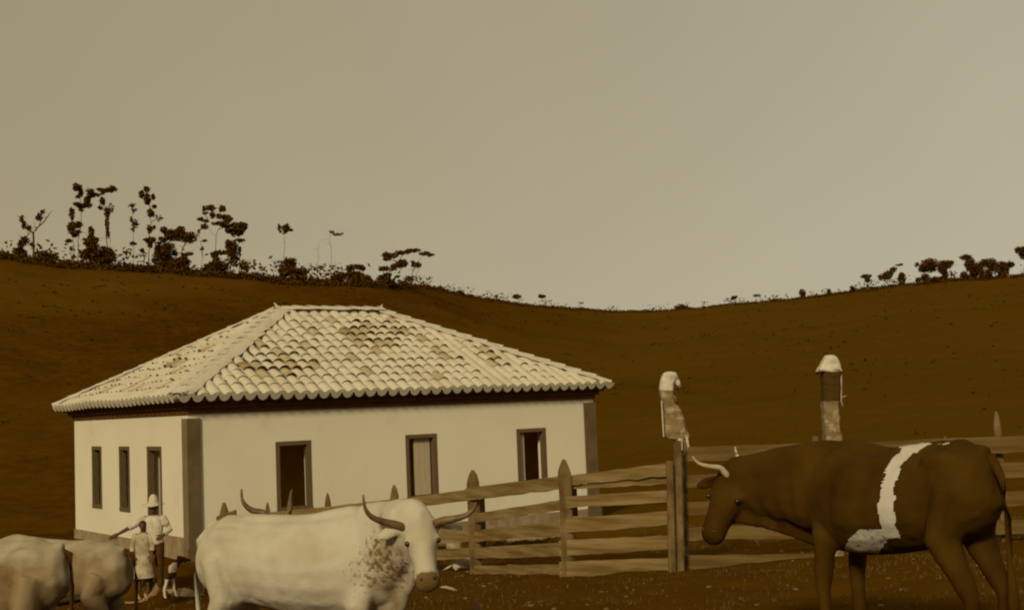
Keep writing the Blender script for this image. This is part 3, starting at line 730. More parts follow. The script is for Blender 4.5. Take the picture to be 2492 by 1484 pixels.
tree('round_tree', 'large dark lobed tree on a short stout trunk, left of a pair', Z7, [[(1515, 440), (1520, 330), 5], [(1500, 310), (1450, 250), 1]], [(1560, 255, 72, 46), (1500, 300, 40, 32), (1575, 300, 46, 30), (1440, 260, 20, 22, .5), (1520, 385, 34, 34), (1450, 410, 22, 20)], seed=37)
tree('round_tree', 'large dark lobed tree with a bent twig, right of a pair', Z7, [[(1700, 430), (1712, 330), 3.4], [(1712, 330), (1770, 258), (1812, 272), 1]], [(1710, 262, 60, 38), (1768, 240, 28, 18), (1690, 310, 38, 34), (1715, 350, 26, 30), (1612, 400, 44, 20), (1695, 395, 36, 22), (1635, 270, 20, 10)], seed=38)
tree('broad_tree', 'broad dark tree with an outflung upper left branch in the right clump', Z7, [[(1960, 430), (1965, 330), 3.4], [(2020, 430), (2010, 320), 3]], [(1920, 188, 50, 22), (1962, 250, 44, 44), (2000, 290, 66, 44), (2020, 330, 48, 56), (1900, 362, 30, 30), (1980, 380, 40, 30, .6)], seed=39)
tree('broad_tree', 'dark see-through tree in the middle of the right clump', Z7, [[(2100, 430), (2110, 330), 3]], [(2100, 248, 46, 34), (2080, 345, 26, 40), (2150, 350, 30, 36), (2170, 250, 44, 44), (2190, 290, 40, 36), (2120, 400, 60, 30)], seed=40)
tree('broad_tree', 'dark tree with a wing-like right branch at the end of the right clump', Z7, [[(2285, 440), (2280, 330), 3.4], [(2280, 345), (2345, 260), 2]], [(2270, 290, 50, 54), (2285, 360, 36, 50), (2350, 258, 40, 28), (2332, 320, 14, 26, .5), (2250, 400, 40, 30)], seed=41)
tree('dark_tree', 'dark tree crown cut off by the right edge of the view', Z7, [[(2560, 420), (2540, 200), 5]], [(2462, 118, 50, 30), (2500, 150, 46, 50), (2560, 130, 60, 70), (2470, 400, 50, 40), (2540, 390, 60, 40)], seed=42)

# ------------------------------------------------------------------ fence
M_post = mat('weathered_post', (.19, .122, .05), (.085, .045, .012), 4, .9, .6, 30, stretch=(1.5, 1.5, .7))
rf = random.Random(5)
def post(o, org, p, h, wd, label=None, pointed=True, yaw=0, name='post', lean=0):
    """squared hewn post with a pointed head; p on ground"""
    mb = MB(); c, s = math.cos(yaw), math.sin(yaw); ex = V((c, s, 0)); ey = V((-s, c, 0)); d = wd*.8
    lv = [(-.4, 1), (.3*h, 1.02), (.7*h, .98)]
    lv += [(h-.26, 1.0), (h-.20, .97), (h-.08, .62), (h, .22)] if pointed else [(h, 1)]
    b = 0; rings = []
    for z, k in lv:
        ring_ = []
        for sx, sy in ((-1, -.7), (-.7, -1), (.7, -1), (1, -.7), (1, .7), (.7, 1), (-.7, 1), (-1, .7)):
            jj = 1+rf.uniform(-.04, .04)
            ring_.append(p-org+ex*sx*wd*.5*k*jj+ey*sy*d*.5*k*jj+V((lean*max(z, 0), 0, z)))
        rings.append(ring_)
    for q in rings: mb.v += q
    n = 8
    for i in range(len(rings)-1):
        for j in range(n):
            j2 = (j+1) % n; mb.f.append([i*n+j, i*n+j2, (i+1)*n+j2, (i+1)*n+j]); mb.m.append(0)
    mb.f.append([(len(rings)-1)*n+j for j in range(n)]); mb.m.append(0)
    q = mb.build(name, M_post, o)
    return q
def plank(o, org, A, B, hA, hB, m=None, thick=.035, wav=.010, name='plank', seed=0, m_=None):
    """board whose top edge runs A->B, heights hA,hB; ragged sawn edges"""
    mb = MB(); K = 14; nrm = (B-A).cross(V((0, 0, 1))).normalized(); b = 0
    for i in range(K+1):
        t = i/K; p = A.lerp(B, t)-org; h = hA+(hB-hA)*t
        e1 = wav*noise.noise(V((i*.55+seed, seed*1.7, 0))); e2 = wav*2.2*noise.noise(V((i*.6, seed*2.9, 4)))
        bow = .012*math.sin(t*PI)*(1 if seed % 2 else -1); q = p+nrm*bow
        for zz, nn in ((e1, 1), (e1, -1), (-h+e2, -1), (-h+e2, 1)): mb.v.append(q+V((0, 0, zz))+nrm*thick*.5*nn)
    for i in range(K):
        for j in range(4):
            j2 = (j+1) % 4; mb.f.append([i*4+j, i*4+j2, (i+1)*4+j2, (i+1)*4+j]); mb.m.append(0)
    mb.f.append([0, 1, 2, 3]); mb.m.append(0); mb.f.append([K*4+3, K*4+2, K*4+1, K*4]); mb.m.append(0)
    return mb.build(name, m or M_wood2, o)
def P_(u, v, Y): return at(u, v, Y)
# posts of the left fence: (u, vtop, Y, width px)
LP = [(1372, 1117, 19.6, 31), (1150, 1143, 22.4, 30), (959, 1179, 24.4, 20), (797, 1199, 25.2, 14), (651, 1222, 25.7, 12)]
fo = at(1150, 1380, 21.5); fo.z = G(fo.x, fo.y); fence = empty('board_fence', fo); FO = V(fo)
tag(fence, 'weathered board fence with pointed posts running from the gatepost back to the farmhouse', 'fence')
yawf = math.atan2(22.4-19.6, P_(1150, 1143, 22.4).x-P_(1372, 1117, 19.6).x)+PI
for (u, vt, Y, wp) in LP:
    p = at(u, vt, Y); zt = p.z; p.z = G(p.x, p.y)-.02; post(fence, FO, p, zt-p.z, wp*Y/F, yaw=.0)
off = V((0, -.11, 0))
def run(o, org, segs, seed0=0, off=V((0, 0, 0)), m=None):
    for i, (uA, vA0, vA1, YA, uB, vB0, vB1, YB) in enumerate(segs):
        A = at(uA, vA0, YA); A2 = at(uA, vA1, YA); B = at(uB, vB0, YB); B2 = at(uB, vB1, YB)
        plank(o, org, A+off, B+off, A.z-A2.z, B.z-B2.z, m=m, seed=seed0+i)
# panel between post 1372 and the gatepost
run(fence, FO, [
    (1390, 1156, 1180, 19.6, 1640, 1124, 1156, 18.6),
    (1382, 1181, 1190, 19.7, 1640, 1153, 1176, 18.7),
    (1362, 1209, 1236, 19.6, 1640, 1191, 1221, 18.6),
    (1362, 1262, 1298, 19.6, 1640, 1242, 1274, 18.6),
    (1362, 1314, 1352, 19.6, 1640, 1302, 1334, 18.6),
    (1362, 1366, 1404, 19.6, 1640, 1356, 1388, 18.6)], 0)
run(fence, FO, [
    (1134, 1187, 1218, 22.4, 1384, 1155, 1188, 19.6),
    (1150, 1250, 1272, 22.4, 1372, 1215, 1240, 19.7),
    (1150, 1290, 1318, 22.4, 1384, 1268, 1300, 19.6),
    (1150, 1332, 1358, 22.4, 1384, 1318, 1352, 19.6),
    (1150, 1376, 1398, 22.4, 1384, 1372, 1405, 19.6)], 10)
run(fence, FO, [
    (950, 1217, 1243, 24.4, 1160, 1187, 1214, 22.3),
    (950, 1306, 1332, 24.4, 1160, 1289, 1316, 22.3),
    (950, 1345, 1370, 24.4, 1160, 1330, 1356, 22.3),
    (790, 1233, 1250, 25.2, 968, 1212, 1238, 24.3),
    (790, 1318, 1338, 25.2, 968, 1304, 1330, 24.3),
    (645, 1247, 1262, 25.7, 806, 1231, 1249, 25.1),
    (645, 1330, 1350, 25.7, 806, 1316, 1338, 25.1)], 20)
# short backing cleats behind the second board (dark blocks at the posts)
for u, v0, v1, Y in ((1386, 1178, 1256, 19.85), (1164, 1206, 1345, 22.65)):
    mb = MB(); A = at(u, v0, Y); B = at(u, v1, Y); mb.box(A-FO-V((.04, 0, A.z-B.z)), V((.15, 0, 0)), V((0, .05, 0)), V((0, 0, A.z-B.z)))
    mb.build('cleat', M_wood, fence)

# gate stile and gateposts
go = at(1632, 1390, 18.6); go.z = G(go.x, go.y)
M_cap = mat('whitewashed_post', (.58, .51, .38), (.46, .38, .25), 5, .95, .6, 18)
add_mark(M_cap, (.060, .030, .003), 'band', 0)
add_mark(M_cap, (.20, .135, .06), 'body', 9, 1.0, .22)
def hewn(name, prof, Y, depth, m, label, cat, org=None, bands=(), bodies=()):
    """prof: list of (v, uL, uR) rows in the picture at distance Y -> solid rounded post, bands by height"""
    rows = []; 
    for v, a, b in prof:
        A = at(a, v, Y); B = at(b, v, Y); rows.append((A, B, v))
    base = (rows[-1][0]+rows[-1][1])/2; base.z = G(base.x, base.y) if org is None else org.z
    mb = MB(); n = 12; bandv = []; bodyv = []
    rows2 = []
    for i in range(len(rows)-1):
        k = max(1, int(abs(rows[i+1][2]-rows[i][2])/5))
        for j in range(k):
            t = j/k; rows2.append((rows[i][0].lerp(rows[i+1][0], t), rows[i][1].lerp(rows[i+1][1], t), rows[i][2]*(1-t)+rows[i+1][2]*t))
    rows2.append(rows[-1])
    for A, B, v in rows2:
        c = (A+B)/2-base; hw = (B-A).length/2; dd = min(depth/2, hw*1.3+.02)
        for j in range(n):
            w = 2*PI*j/n; cx, cy = math.cos(w), math.sin(w); e = .55
            x = math.copysign(abs(cx)**e, cx)*hw; y = math.copysign(abs(cy)**e, cy)*dd
            jj = 1+.13*noise.noise(V((cx*1.4, cy*1.4, v*.07)))+.05*noise.noise(V((cx*3, cy*3, v*.2)))
            mb.v.append(c+V((x*jj, y*jj, 0)))
            bandv.append(1.0 if any(b0 < v+3*noise.noise(V((cx*2, cy*2, 0))) < b1 for b0, b1 in bands) else 0.0)
            bodyv.append(.72 if any(b0 < v < b1 for b0, b1 in bodies) else 0.0)
    for i in range(len(rows2)-1):
        for j in range(n): j2 = (j+1) % n; mb.f.append([i*n+j, (i+1)*n+j, (i+1)*n+j2, i*n+j2]); mb.m.append(0)
    k = (len(rows2)-1)*n
    mb.f.append([j for j in range(n)]); mb.m.append(0); mb.f.append([k+n-1-j for j in range(n)]); mb.m.append(0)
    me = mb.mesh(False, False); setattr_f(me, 'band', bandv); setattr_f(me, 'body', bodyv)
    o = link(name, me, m); o.location = base; return o, base, mb
zb = 1392
oA, bA, _ = hewn('gatepost', [(904, 1622, 1634), (907, 1614, 1643), (918, 1609, 1649), (934, 1604, 1640), (946, 1603, 1637), (962, 1606, 1640), (974, 1609, 1646), (982, 1611, 1648), (984, 1613, 1646), (988, 1612, 1652), (1000, 1613, 1659), (1030, 1614, 1668), (1062, 1616, 1676), (1066, 1620, 1674), (1070, 1640, 1670), (1150, 1642, 1672), (1300, 1644, 1674), (1400, 1646, 1676)], 18.95, .3, M_cap, None, None, bands=[(972, 989), (1064, 1300)], bodies=[(950, 1420)])
tag(oA, 'tall hewn gatepost with hooked white top leaning beside the closed fence panel', 'gatepost')
mb = MB(); q0 = at(1636, 912, 18.95)-bA
mb.tube([at(1630, 918, 18.95)-bA, at(1641, 922, 18.95)-bA, at(1649, 932, 18.95)-bA, at(1654, 942, 18.95)-bA], [(.06, .08), (.07, .09), (.045, .08), (.025, .05)], 10, ref=V((0, 1, 0)))
mb.build('hook', M_cap, oA, smooth=True)
mb = MB(); mb.tube([at(1638, 962, 18.8)-bA, at(1644, 970, 18.8)-bA, at(1645, 980, 18.8)-bA], [.02, .03, .02], 8); mb.build('peg', M_post, oA, smooth=True)
mb = MB()
for (u0, v0, u1, v1, wd_) in ((1671, 1062, 1676, 1092, .02), (1655, 1066, 1656, 1095, .045), (1610, 975, 1615, 1062, .012)):
    mb.tube([at(u0, v0, 18.75)-bA, at(u1, v1, 18.75)-bA], [wd_*.8, wd_*.8], 6)
mb.build('splinter', M_cap, oA)
oB, bB, _ = hewn('gatepost', [(864, 2010, 2026), (868, 2006, 2032), (880, 1998, 2039), (896, 1989, 2044), (903, 1987, 2046), (906, 2000, 2044), (930, 1998, 2044), (978, 2000, 2042), (984, 1999, 2039), (1010, 2001, 2041), (1050, 2004, 2043), (1088, 2006, 2046), (1240, 2010, 2050), (1385, 2014, 2054)], 18.2, .3, M_cap, None, None, bands=[(903, 980)], bodies=[(975, 1420)])
tag(oB, 'tall gatepost with pale pointed cap above a dark band behind the dark ox', 'gatepost')
mb = MB(); mb.tube([at(2047, 912, 18.1)-bB, at(2048, 940, 18.1)-bB, at(2047, 975, 18.1)-bB, at(2052, 990, 18.1)-bB], [.012, .010, .012, .008], 5); mb.tube([at(2048, 967, 18.1)-bB, at(2060, 962, 18.1)-bB], [.009, .006], 5)
mb.build('bright_edge', M_stone, oB, smooth=True)  # pale tubes added as the bright line along the post's right edge
# gate stile pair
gs = empty('gate_stile', go); GO = V(go); tag(gs, 'upright squared timber pair holding the ends of the fence boards at the hooked gatepost', 'gate stile')
for (u0, u1, vt, vb, Y) in ((1622, 1638, 1122, 1390, 18.45), (1643, 1658, 1072, 1390, 18.35)):
    A = at(u0, vt, Y); B = at(u1, vt, Y); C_ = at(u0+6, vb, Y); D_ = at(u1+7, vb, Y); mb = MB(); dz = V((0, .09, 0)); lo = V((0, 0, -.12))
    vs = [A-GO, B-GO, B-GO+dz, A-GO+dz, C_-GO+lo, D_-GO+lo, D_-GO+dz+lo, C_-GO+dz+lo]
    mb.add(vs, [(0, 1, 2, 3), (7, 6, 5, 4), (0, 4, 5, 1), (1, 5, 6, 2), (2, 6, 7, 3), (3, 7, 4, 0)]); q = mb.build('stile', M_post, gs); bevel(q, .008)
# right fence, behind the dark ox
ro = at(2100, 1390, 17.8); ro.z = G(ro.x, ro.y); rfence = empty('board_fence', ro); RO = V(ro)
tag(rfence, 'weathered board fence continuing right of the hooked gatepost behind the dark ox', 'fence')
def RY(u): return 18.7-(u-1660)*.0012
for (v0a, v0b, v1a, v1b, s) in ((1088, 1122, 1056, 1096, 1), (1156, 1186, 1120, 1158, 2), (1221, 1252, 1190, 1226, 3), (1283, 1314, 1262, 1296, 4), (1350, 1392, 1338, 1372, 5)):
    seg = [1664, 1990, 2300, 2620]
    for i in range(3):
        ua, ub = seg[i], seg[i+1]; t0, t1 = (ua-1664)/(2620-1664), (ub-1664)/(2620-1664)
        A0 = v0a+(v1a-v0a)*t0; A1 = v0b+(v1b-v0b)*t0; B0 = v0a+(v1a-v0a)*t1; B1 = v0b+(v1b-v0b)*t1
        if i == 1 and s == 1: A0 += 4
        run(rfence, RO, [(ua+2, A0, A1, RY(ua), ub-2, B0, B1, RY(ub))], 40+s*7+i, m=M_wood3)
for u, vt, wp in ((2300, 1062, 22), (2424, 1000, 17), (2620, 1000, 26)):
    p = at(u, vt, RY(u)+.14); zt = p.z; p.z = G(p.x, p.y)-.02; post(rfence, RO, p, zt-p.z, wp*RY(u)/F)
p = at(1983, 1060, RY(1983)-.12); zt = p.z; p.z = G(p.x, p.y)-.02
mb = MB(); A = at(1977, 1062, 18.15)-RO; mb.box(A-V((0, 0, .22)), V((.085, 0, 0)), V((0, .08, 0)), V((0, 0, .22))); q = mb.build('block', M_post, rfence); bevel(q, .01)
# lone post with a stub of rail behind the white ox
po = at(545, 1222, 13.6); zt = po.z; po.z = G(po.x, po.y); lp = empty('fence_post', po); tag(lp, 'single pointed post with a broken rail stub showing over the white ox rump', 'post')
post(lp, V(po), V(po), zt-po.z, 27*13.6/F)
A = at(526, 1256, 13.5)-V(po); B = at(566, 1240, 13.5)-V(po)
mb = MB(); mb.box(A-V((0, 0, .09)), B-A+V((.03, 0, 0)), V((0, .06, 0)), V((0, 0, .09))); q = mb.build('rail_stub', M_wood, lp); bevel(q, .008)
# cut stump in the foreground and small litter
sp0 = at(1158, 1462, 11.6); st_ = empty('post', (sp0.x, sp0.y, G(sp0.x, sp0.y))); tag(st_, 'short pale pointed stake cut by the bottom edge of the view', 'stake')
post(st_, V(st_.location), V(st_.location), sp0.z-st_.location.z+.02, .125, name='stake_body')
def stick(name, pix, Y, r, m, label, cat='stick'):
    P = [at(u, v, Y) for u, v in pix]; mb = MB(); b0 = P[0]
    k = len(P); mb.tube([p-b0 for p in P], [r*(1 if 0 < i < k-1 else .6) for i in range(k)], 8); o = mb.build(name, m, smooth=True); o.location = b0; tag(o, label, cat); return o
def gY(u, v): return groundhit(u, v).y
stick('bone', [(1072, 1428), (1085, 1428), (1100, 1432), (1113, 1437)], gY(1092, 1440), .022, M_stone, 'pale bone-like stick on the earth below the white ox muzzle', 'stick')
stick('picket', [(2083, 1398), (2085, 1430), (2088, 1462)], 13.6, .028, M_cap, 'short upright white picket in the ground under the dark ox')
# ------------------------------------------------------------------ animals
M_eye = mat('eye_dark', (.02, .008, .001), rough=.3, spec=.5)
M_horn = mat('horn', (.16, .10, .035), (.07, .03, .006), 9, .5, .1, 30, spec=.3)
M_hornp = mat('pale_horn', (.46, .38, .24), (.33, .25, .13), 9, .5, .1, 30, spec=.3)
M_coatw = mat('white_coat', (.46, .405, .295), (.35, .29, .185), 2.6, .95, .25, 60, lo=.45, hi=.8, spec=.05)
add_mark(M_coatw, (.18, .11, .04), 'shade_dirt', 7, 1.0, .26)  # brown under belly and neck: painted shade mixed with dirt
add_mark(M_coatw, (.155, .095, .035), 'mark', 26, 1.0, .09)
add_mark(M_coatw, (.14, .085, .03), 'nose', 0)
M_coatg = mat('dun_coat', (.25, .175, .09), (.15, .094, .036), 2.2, .95, .25, 60, lo=.4, hi=.65, spec=.05)
add_mark(M_coatg, (.075, .038, .008), 'shade_dirt', 5, 1.0, .25)  # darker lower flanks: painted shade mixed with dirt
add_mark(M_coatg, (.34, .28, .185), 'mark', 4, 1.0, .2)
M_coatd = mat('dark_coat', (.060, .029, .0018), (.040, .017, .0008), 2.6, .8, .25, 50, spec=.05)
add_mark(M_coatd, (.46, .42, .34), 'mark', 18, 1.0, .07)
add_mark(M_coatd, (.09, .05, .013), 'shade_dirt', 9, 1.0, .15)
M_tail = mat('dark_tail', (.055, .022, .003), spec=.05)
def quad(name, loc, yaw, poll, muz, face, S=1.0, horns=(), mat_=None, markf=None, shadef=None, horn_m=None, tail_m=None, tail=True, droop=0.0, ear=1.0, vox=.017, headS=1.0, wide=1.0, hornR=.034, tailpts=None, hump=0, hipz=0.0, crest=0, lenk=1.0):
    """ox, local x forward / y left / z up, S scales a 1.5 m tall animal. poll, muz world points; face = world normal of the forehead"""
    o = empty(name, loc, yaw); loc = V(loc); c, s = math.cos(-yaw), math.sin(-yaw)
    def tl(p): p = V(p)-loc; return V((p.x*c-p.y*s, p.x*s+p.y*c, p.z))
    def td(p): p = V(p); return V((p.x*c-p.y*s, p.x*s+p.y*c, p.z)).normalized()
    mb = MB()
    T = [(-.95, 1.16, .10, .15), (-.88, 1.15, .21, .25), (-.72, 1.15, .27, .34), (-.45, 1.12, .29, .345), (-.1, 1.09, .34, .37), (.25, 1.08, .34, .395), (.52, 1.11, .29, .41), (.72, 1.13, .24, .36), (.88, 1.12, .15, .26)]
    P = [V((x*S, 0, (z-droop*(x > .3)*.0+hipz*(x < -.5))*S)) for x, z, a, b in T]
    mb.tube(P, [(a*S*wide, b*S) for x, z, a, b in T], 18)
    # hips and spine line
    for sy in (-1, 1): mb.ball((-.60*S, sy*.17*S*wide, (1.32+hipz)*S), (.20*S, .09*S, .09*S), 12, 8)
    mb.tube([(-.9*S, 0, (1.38+hipz)*S), (-.5*S, 0, (1.44+hipz*.7)*S), (0, 0, 1.44*S), (.45*S, 0, (1.48+hump)*S), (.7*S, 0, (1.42+hump*.4)*S)], [(.06*S, .05*S), (.09*S, .05*S), (.10*S, .04*S), (.09*S, .07*S), (.06*S, .05*S)], 10)
    for q in mb.v: q.x *= lenk
    pl, mz, fn = tl(poll), tl(muz), td(face)
    f = (mz-pl); hl = f.length; f.normalize(); fn = (fn-f*fn.dot(f)).normalized(); sd = f.cross(fn).normalized()
    k = hl/.55
    # neck
    nb = V((.55*S*lenk, 0, 1.17*S)); ne = pl-fn*.10*k+f*.06*k
    mid = (nb+ne)/2+V((0, 0, .02*S))
    mb.tube([nb, nb.lerp(mid, .6), mid, ne, ne+(ne-mid)*.25], [(.22*S, .37*S), (.19*S, .34*S), (.16*S, .29*S), (.12*S, .20*S), (.07*S, .10*S)], 16)
    if crest:
        mb.tube([(.35*S, 0, 1.36*S), (.62*S, 0, (1.42)*S), nb.lerp(ne, .72)+V((0, 0, .10*S)), ne+V((0, 0, crest*S))-fn*.08*k], [(.16*S, .10*S), (.17*S, .12*S), (.15*S, .13*S), (.13*S, .11*S)], 12)
    # dewlap, brisket
    th = pl+f*.30*k-fn*.16*k
    mb.tube([V((.62*S*lenk, 0, .80*S)), V((.80*S*lenk, 0, .86*S)), (V((.82*S*lenk, 0, .98*S))+th)/2, th], [(.10*S, .13*S), (.07*S, .15*S), (.04*S, .13*S), (.03*S, .06*S)], 12)
    # head
    hd = [(0, .095, .075, .09), (.05, .125, .11, .10), (.14, .125, .13, .12), (.22, .118, .135, .12), (.31, .100, .130, .105), (.40, .088, .115, .09), (.47, .092, .103, .085), (.53, .088, .088, .078), (.565, .055, .045, .06)]
    mb.tube([pl+f*t*k-fn*(o_)*k for t, a, b, o_ in hd], [(a*k*(1+(headS-1)*max(.15, 1-t/.38)), b*k) for t, a, b, o_ in hd], 16, ref=fn)
    for q in (-1, 1):
        mb.ball(pl+f*.195*k+sd*q*.108*k*(1+.5*(headS-1))-fn*.06*k, .036*k, 10, 8)          # brow
        e0 = pl+f*.05*k+sd*q*.10*k-fn*.10*k
        if ear: mb.tube([e0, e0+sd*q*.07*k+f*.015*k, e0+sd*q*.16*k*ear+f*.045*k-fn*.02*k, e0+sd*q*.23*k*ear+f*.075*k-fn*.03*k], [(.028*k, .03*k), (.03*k, .052*k), (.026*k, .056*k), (.014*k, .02*k)], 10, ref=f)
    # legs
    nleg = len(mb.v)
    for q in (-1, 1):
        mb.tube([(.60*S, q*.13*S, 1.05*S), (.58*S, q*.19*S*wide, .80*S), (.63*S, q*.19*S*wide, .45*S), (.62*S, q*.19*S*wide, .40*S), (.61*S, q*.19*S*wide, .13*S), (.65*S, q*.19*S*wide, .04*S), (.66*S, q*.19*S*wide, -.03*S)], [(.17*S, .13*S), (.10*S, .10*S), (.062*S, .062*S), (.06*S, .058*S), (.045*S, .045*S), (.06*S, .06*S), (.068*S, .07*S)], 12, ref=V((0, 1, 0)))
        mb.tube([(-.68*S, q*.13*S, (1.12+hipz)*S), (-.60*S, q*.20*S*wide, .84*S), (-.78*S, q*.19*S*wide, .52*S), (-.82*S, q*.19*S*wide, .46*S), (-.76*S, q*.19*S*wide, .13*S), (-.73*S, q*.19*S*wide, .04*S), (-.72*S, q*.19*S*wide, -.03*S)], [(.15*S, .24*S), (.12*S, .17*S), (.07*S, .085*S), (.06*S, .07*S), (.045*S, .048*S), (.06*S, .06*S), (.068*S, .07*S)], 12, ref=V((0, 1, 0)))
    for q in mb.v[nleg:]: q.x *= lenk
    me = remesh(mb, vox, 11, .5)
    nrm_ = [v.normal.copy() for v in me.vertices]
    for v, vn in zip(me.vertices, nrm_):
        q = v.co.copy(); d = .009*S*noise.noise(q*4.5)+.005*S*noise.noise(q*11)
        r_ = (V((q.x, abs(q.y), q.z))-V((.88*S, .2*S, 1.15*S))).length/(.34*S)
        if r_ < 1: d += .011*S*(1-r_)*math.sin(q.x*58/S+3*noise.noise(q*3))
        if -.5*S < q.x < .35*S and .85*S < q.z < 1.35*S: d += .0035*S*math.sin(q.x*42/S+q.z*8)
        v.co = q+vn*d
    ax = [tuple(v.co) for v in me.vertices]
    nose = []; mark = []; shade = []
    for p in ax:
        p = V(p); h = p-pl; t = h.dot(f)/k; lat = abs(h.dot(sd))/k; dp = h.dot(fn)/k
        nose.append(1.0 if (t > .46 and lat < .16 and -.25 < dp and dp < .06) and h.length < .8*k and (t > .485 or dp > -.03) else 0.0)
        mark.append(markf(V((p.x/lenk, p.y, p.z))/S, t, lat, dp) if markf else 0.0); shade.append(shadef(p/S, t, lat, dp) if shadef else 0.0)
    setattr_f(me, 'nose', nose); setattr_f(me, 'mark', mark); setattr_f(me, 'shade_dirt', shade)
    link('body', me, mat_, o)
    for q in (-1, 1):
        mb = MB(); mb.ball(pl+f*.215*k+sd*q*(.112+.05*(headS-1))*k-fn*.048*k, .021*k, 10, 8); mb.build('eye', M_eye, o, smooth=True)
    for q in (-1, 1):
        mb = MB(); mb.ball(pl+f*.505*k+sd*q*.045*k-fn*.012*k, (.014*k, .012*k, .014*k), 8, 6); mb.build('nostril', M_eye, o, smooth=True)
    for pts in horns:
        P = [tl(p) for p in pts]; Q = []; Rr_ = []; n = 14
        for i in range(n+1):
            u = i/n*(len(P)-1); j = min(int(u), len(P)-2); t = u-j
            p0, p1, p2, p3 = P[max(j-1, 0)], P[j], P[j+1], P[min(j+2, len(P)-1)]
            q = .5*((2*p1)+(p2-p0)*t+(2*p0-5*p1+4*p2-p3)*t*t+(3*p1-p0-3*p2+p3)*t**3)
            Q.append(q); Rr_.append(hornR*(1-.82*(i/n)**1.3))
        mb = MB(); mb.tube(Q, Rr_, 12); mb.build('horn', horn_m or M_horn, o, smooth=True)
    if tail:
        tp = [(x*lenk, y, z) for x, y, z in (tailpts or [(-.90, 0, 1.36+hipz), (-.99, 0, 1.28), (-1.04, .02, 1.0), (-1.03, .02, .7), (-1.04, .02, .45), (-1.03, .02, .25)])]
        mb = MB(); mb.tube([V(p)*S for p in tp], [.035*S, .032*S, .024*S, .02*S, .045*S, .015*S][:len(tp)], 8); mb.build('tail', tail_m or mat_, o, smooth=True)
    return o
def gnd(u, v, Y): p = at(u, v, Y); return V((p.x, p.y, G(p.x, p.y)))
def sph(p, c, r, pw=1.0):
    d = (V(p)-V(c)).length/r; return max(0, 1-d)**pw
# the white ox in the middle
Yb = 10.3
L0 = gnd(742, 1350, Yb)
backz = at(736, 1248, Yb).z-L0.z
Sx = backz/1.49
def mk(p, t, lat, dp):      # speckles on neck and shoulder
    a = .0
    a = max(a, .60*sph(p, (.88, -.22, 1.18), .36, .45))
    a = max(a, .50*sph(p, (.72, -.30, 1.08), .30, .5))
    a = max(a, .56*sph(p, (.74, -.12, 1.40), .17, .4))
    if t > -.08 and t < .5 and lat < .2 and dp > -.35 and (V(p)-V((1.2, -.2, 1.2))).length < .8 and dp > -.16: a *= .15
    return a
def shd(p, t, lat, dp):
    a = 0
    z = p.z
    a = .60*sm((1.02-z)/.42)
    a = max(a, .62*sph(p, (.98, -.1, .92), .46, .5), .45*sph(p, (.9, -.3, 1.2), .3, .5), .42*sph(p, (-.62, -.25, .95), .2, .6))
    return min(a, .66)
hY = 9.52
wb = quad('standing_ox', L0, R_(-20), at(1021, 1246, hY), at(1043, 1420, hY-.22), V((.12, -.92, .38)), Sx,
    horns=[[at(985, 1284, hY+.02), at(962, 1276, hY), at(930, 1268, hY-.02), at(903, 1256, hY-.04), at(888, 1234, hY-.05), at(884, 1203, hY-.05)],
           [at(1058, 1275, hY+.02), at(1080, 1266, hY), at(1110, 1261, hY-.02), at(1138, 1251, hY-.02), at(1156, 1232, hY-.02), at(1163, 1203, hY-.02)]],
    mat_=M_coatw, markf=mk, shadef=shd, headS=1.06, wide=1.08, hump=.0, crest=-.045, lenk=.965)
tag(wb, 'large white ox with speckled neck and upcurved horns facing the viewer in front', 'ox', 'oxen in the corral')
# ox hidden behind it: only the horns show
L1 = gnd(690, 1300, 13.9)
hY = 12.7
hb = quad('standing_ox', L1, R_(-100), at(668, 1262, hY), at(664, 1375, hY-.3), V((0, -.9, .4)), .84,
    horns=[[at(650, 1262, hY), at(640, 1248, hY), at(618, 1243, hY), at(600, 1232, hY), at(589, 1213, hY), at(588, 1189, hY)],
           [at(684, 1262, hY), at(696, 1256, hY), at(704, 1242, hY), at(706, 1222, hY), at(707, 1206, hY), at(711, 1190, hY)]],
    mat_=M_coatg, hornR=.042, vox=.022)
tag(hb, 'ox standing hidden behind the white ox with only its two upright horns showing', 'ox', 'oxen in the corral')
for ch in hb.children:
    if ch.name.startswith('horn') and (ch.data.vertices[0].co-V((0, 0, 0))).length > 0: pass
# the belted dark ox on the right
Yd = 9.6
L2 = gnd(2185, 1300, Yd)
Sd = (at(2188, 1080, Yd).z-L2.z)/1.50
def mkd(p, t, lat, dp):
    # belt just in front of the hind quarters, widening a little at the foot, plus a thin dorsal line
    cx = -.20+(1.2-p.z)*.06+.02*noise.noise(V((p.z*9, 3, 0))); hw = .062+.03*noise.noise(V((p.z*6, 1, 0)))
    a = 1.0 if abs(p.x-cx) < hw and p.z > .86 else 0
    if p.z <= .92 and p.z > .72 and -.26 < p.x-(.92-p.z)*1.8 < .10: a = max(a, .62)
    if p.z > 1.40 and -.62 < p.x < -.1 and .03+.04*math.sin(p.x*9) < p.y < .09+.02*math.sin(p.x*17): a = max(a, .60)
    return a
def shdd(p, t, lat, dp): 
    a = 0
    a = max(a, .45*sph(p, (.95, .2, .85), .3, .5), .42*sph(p, (.66, .3, .85), .2, .5), .38*sph(p, (-.8, .3, 1.0), .25, .5))
    return a
hY = 10.25
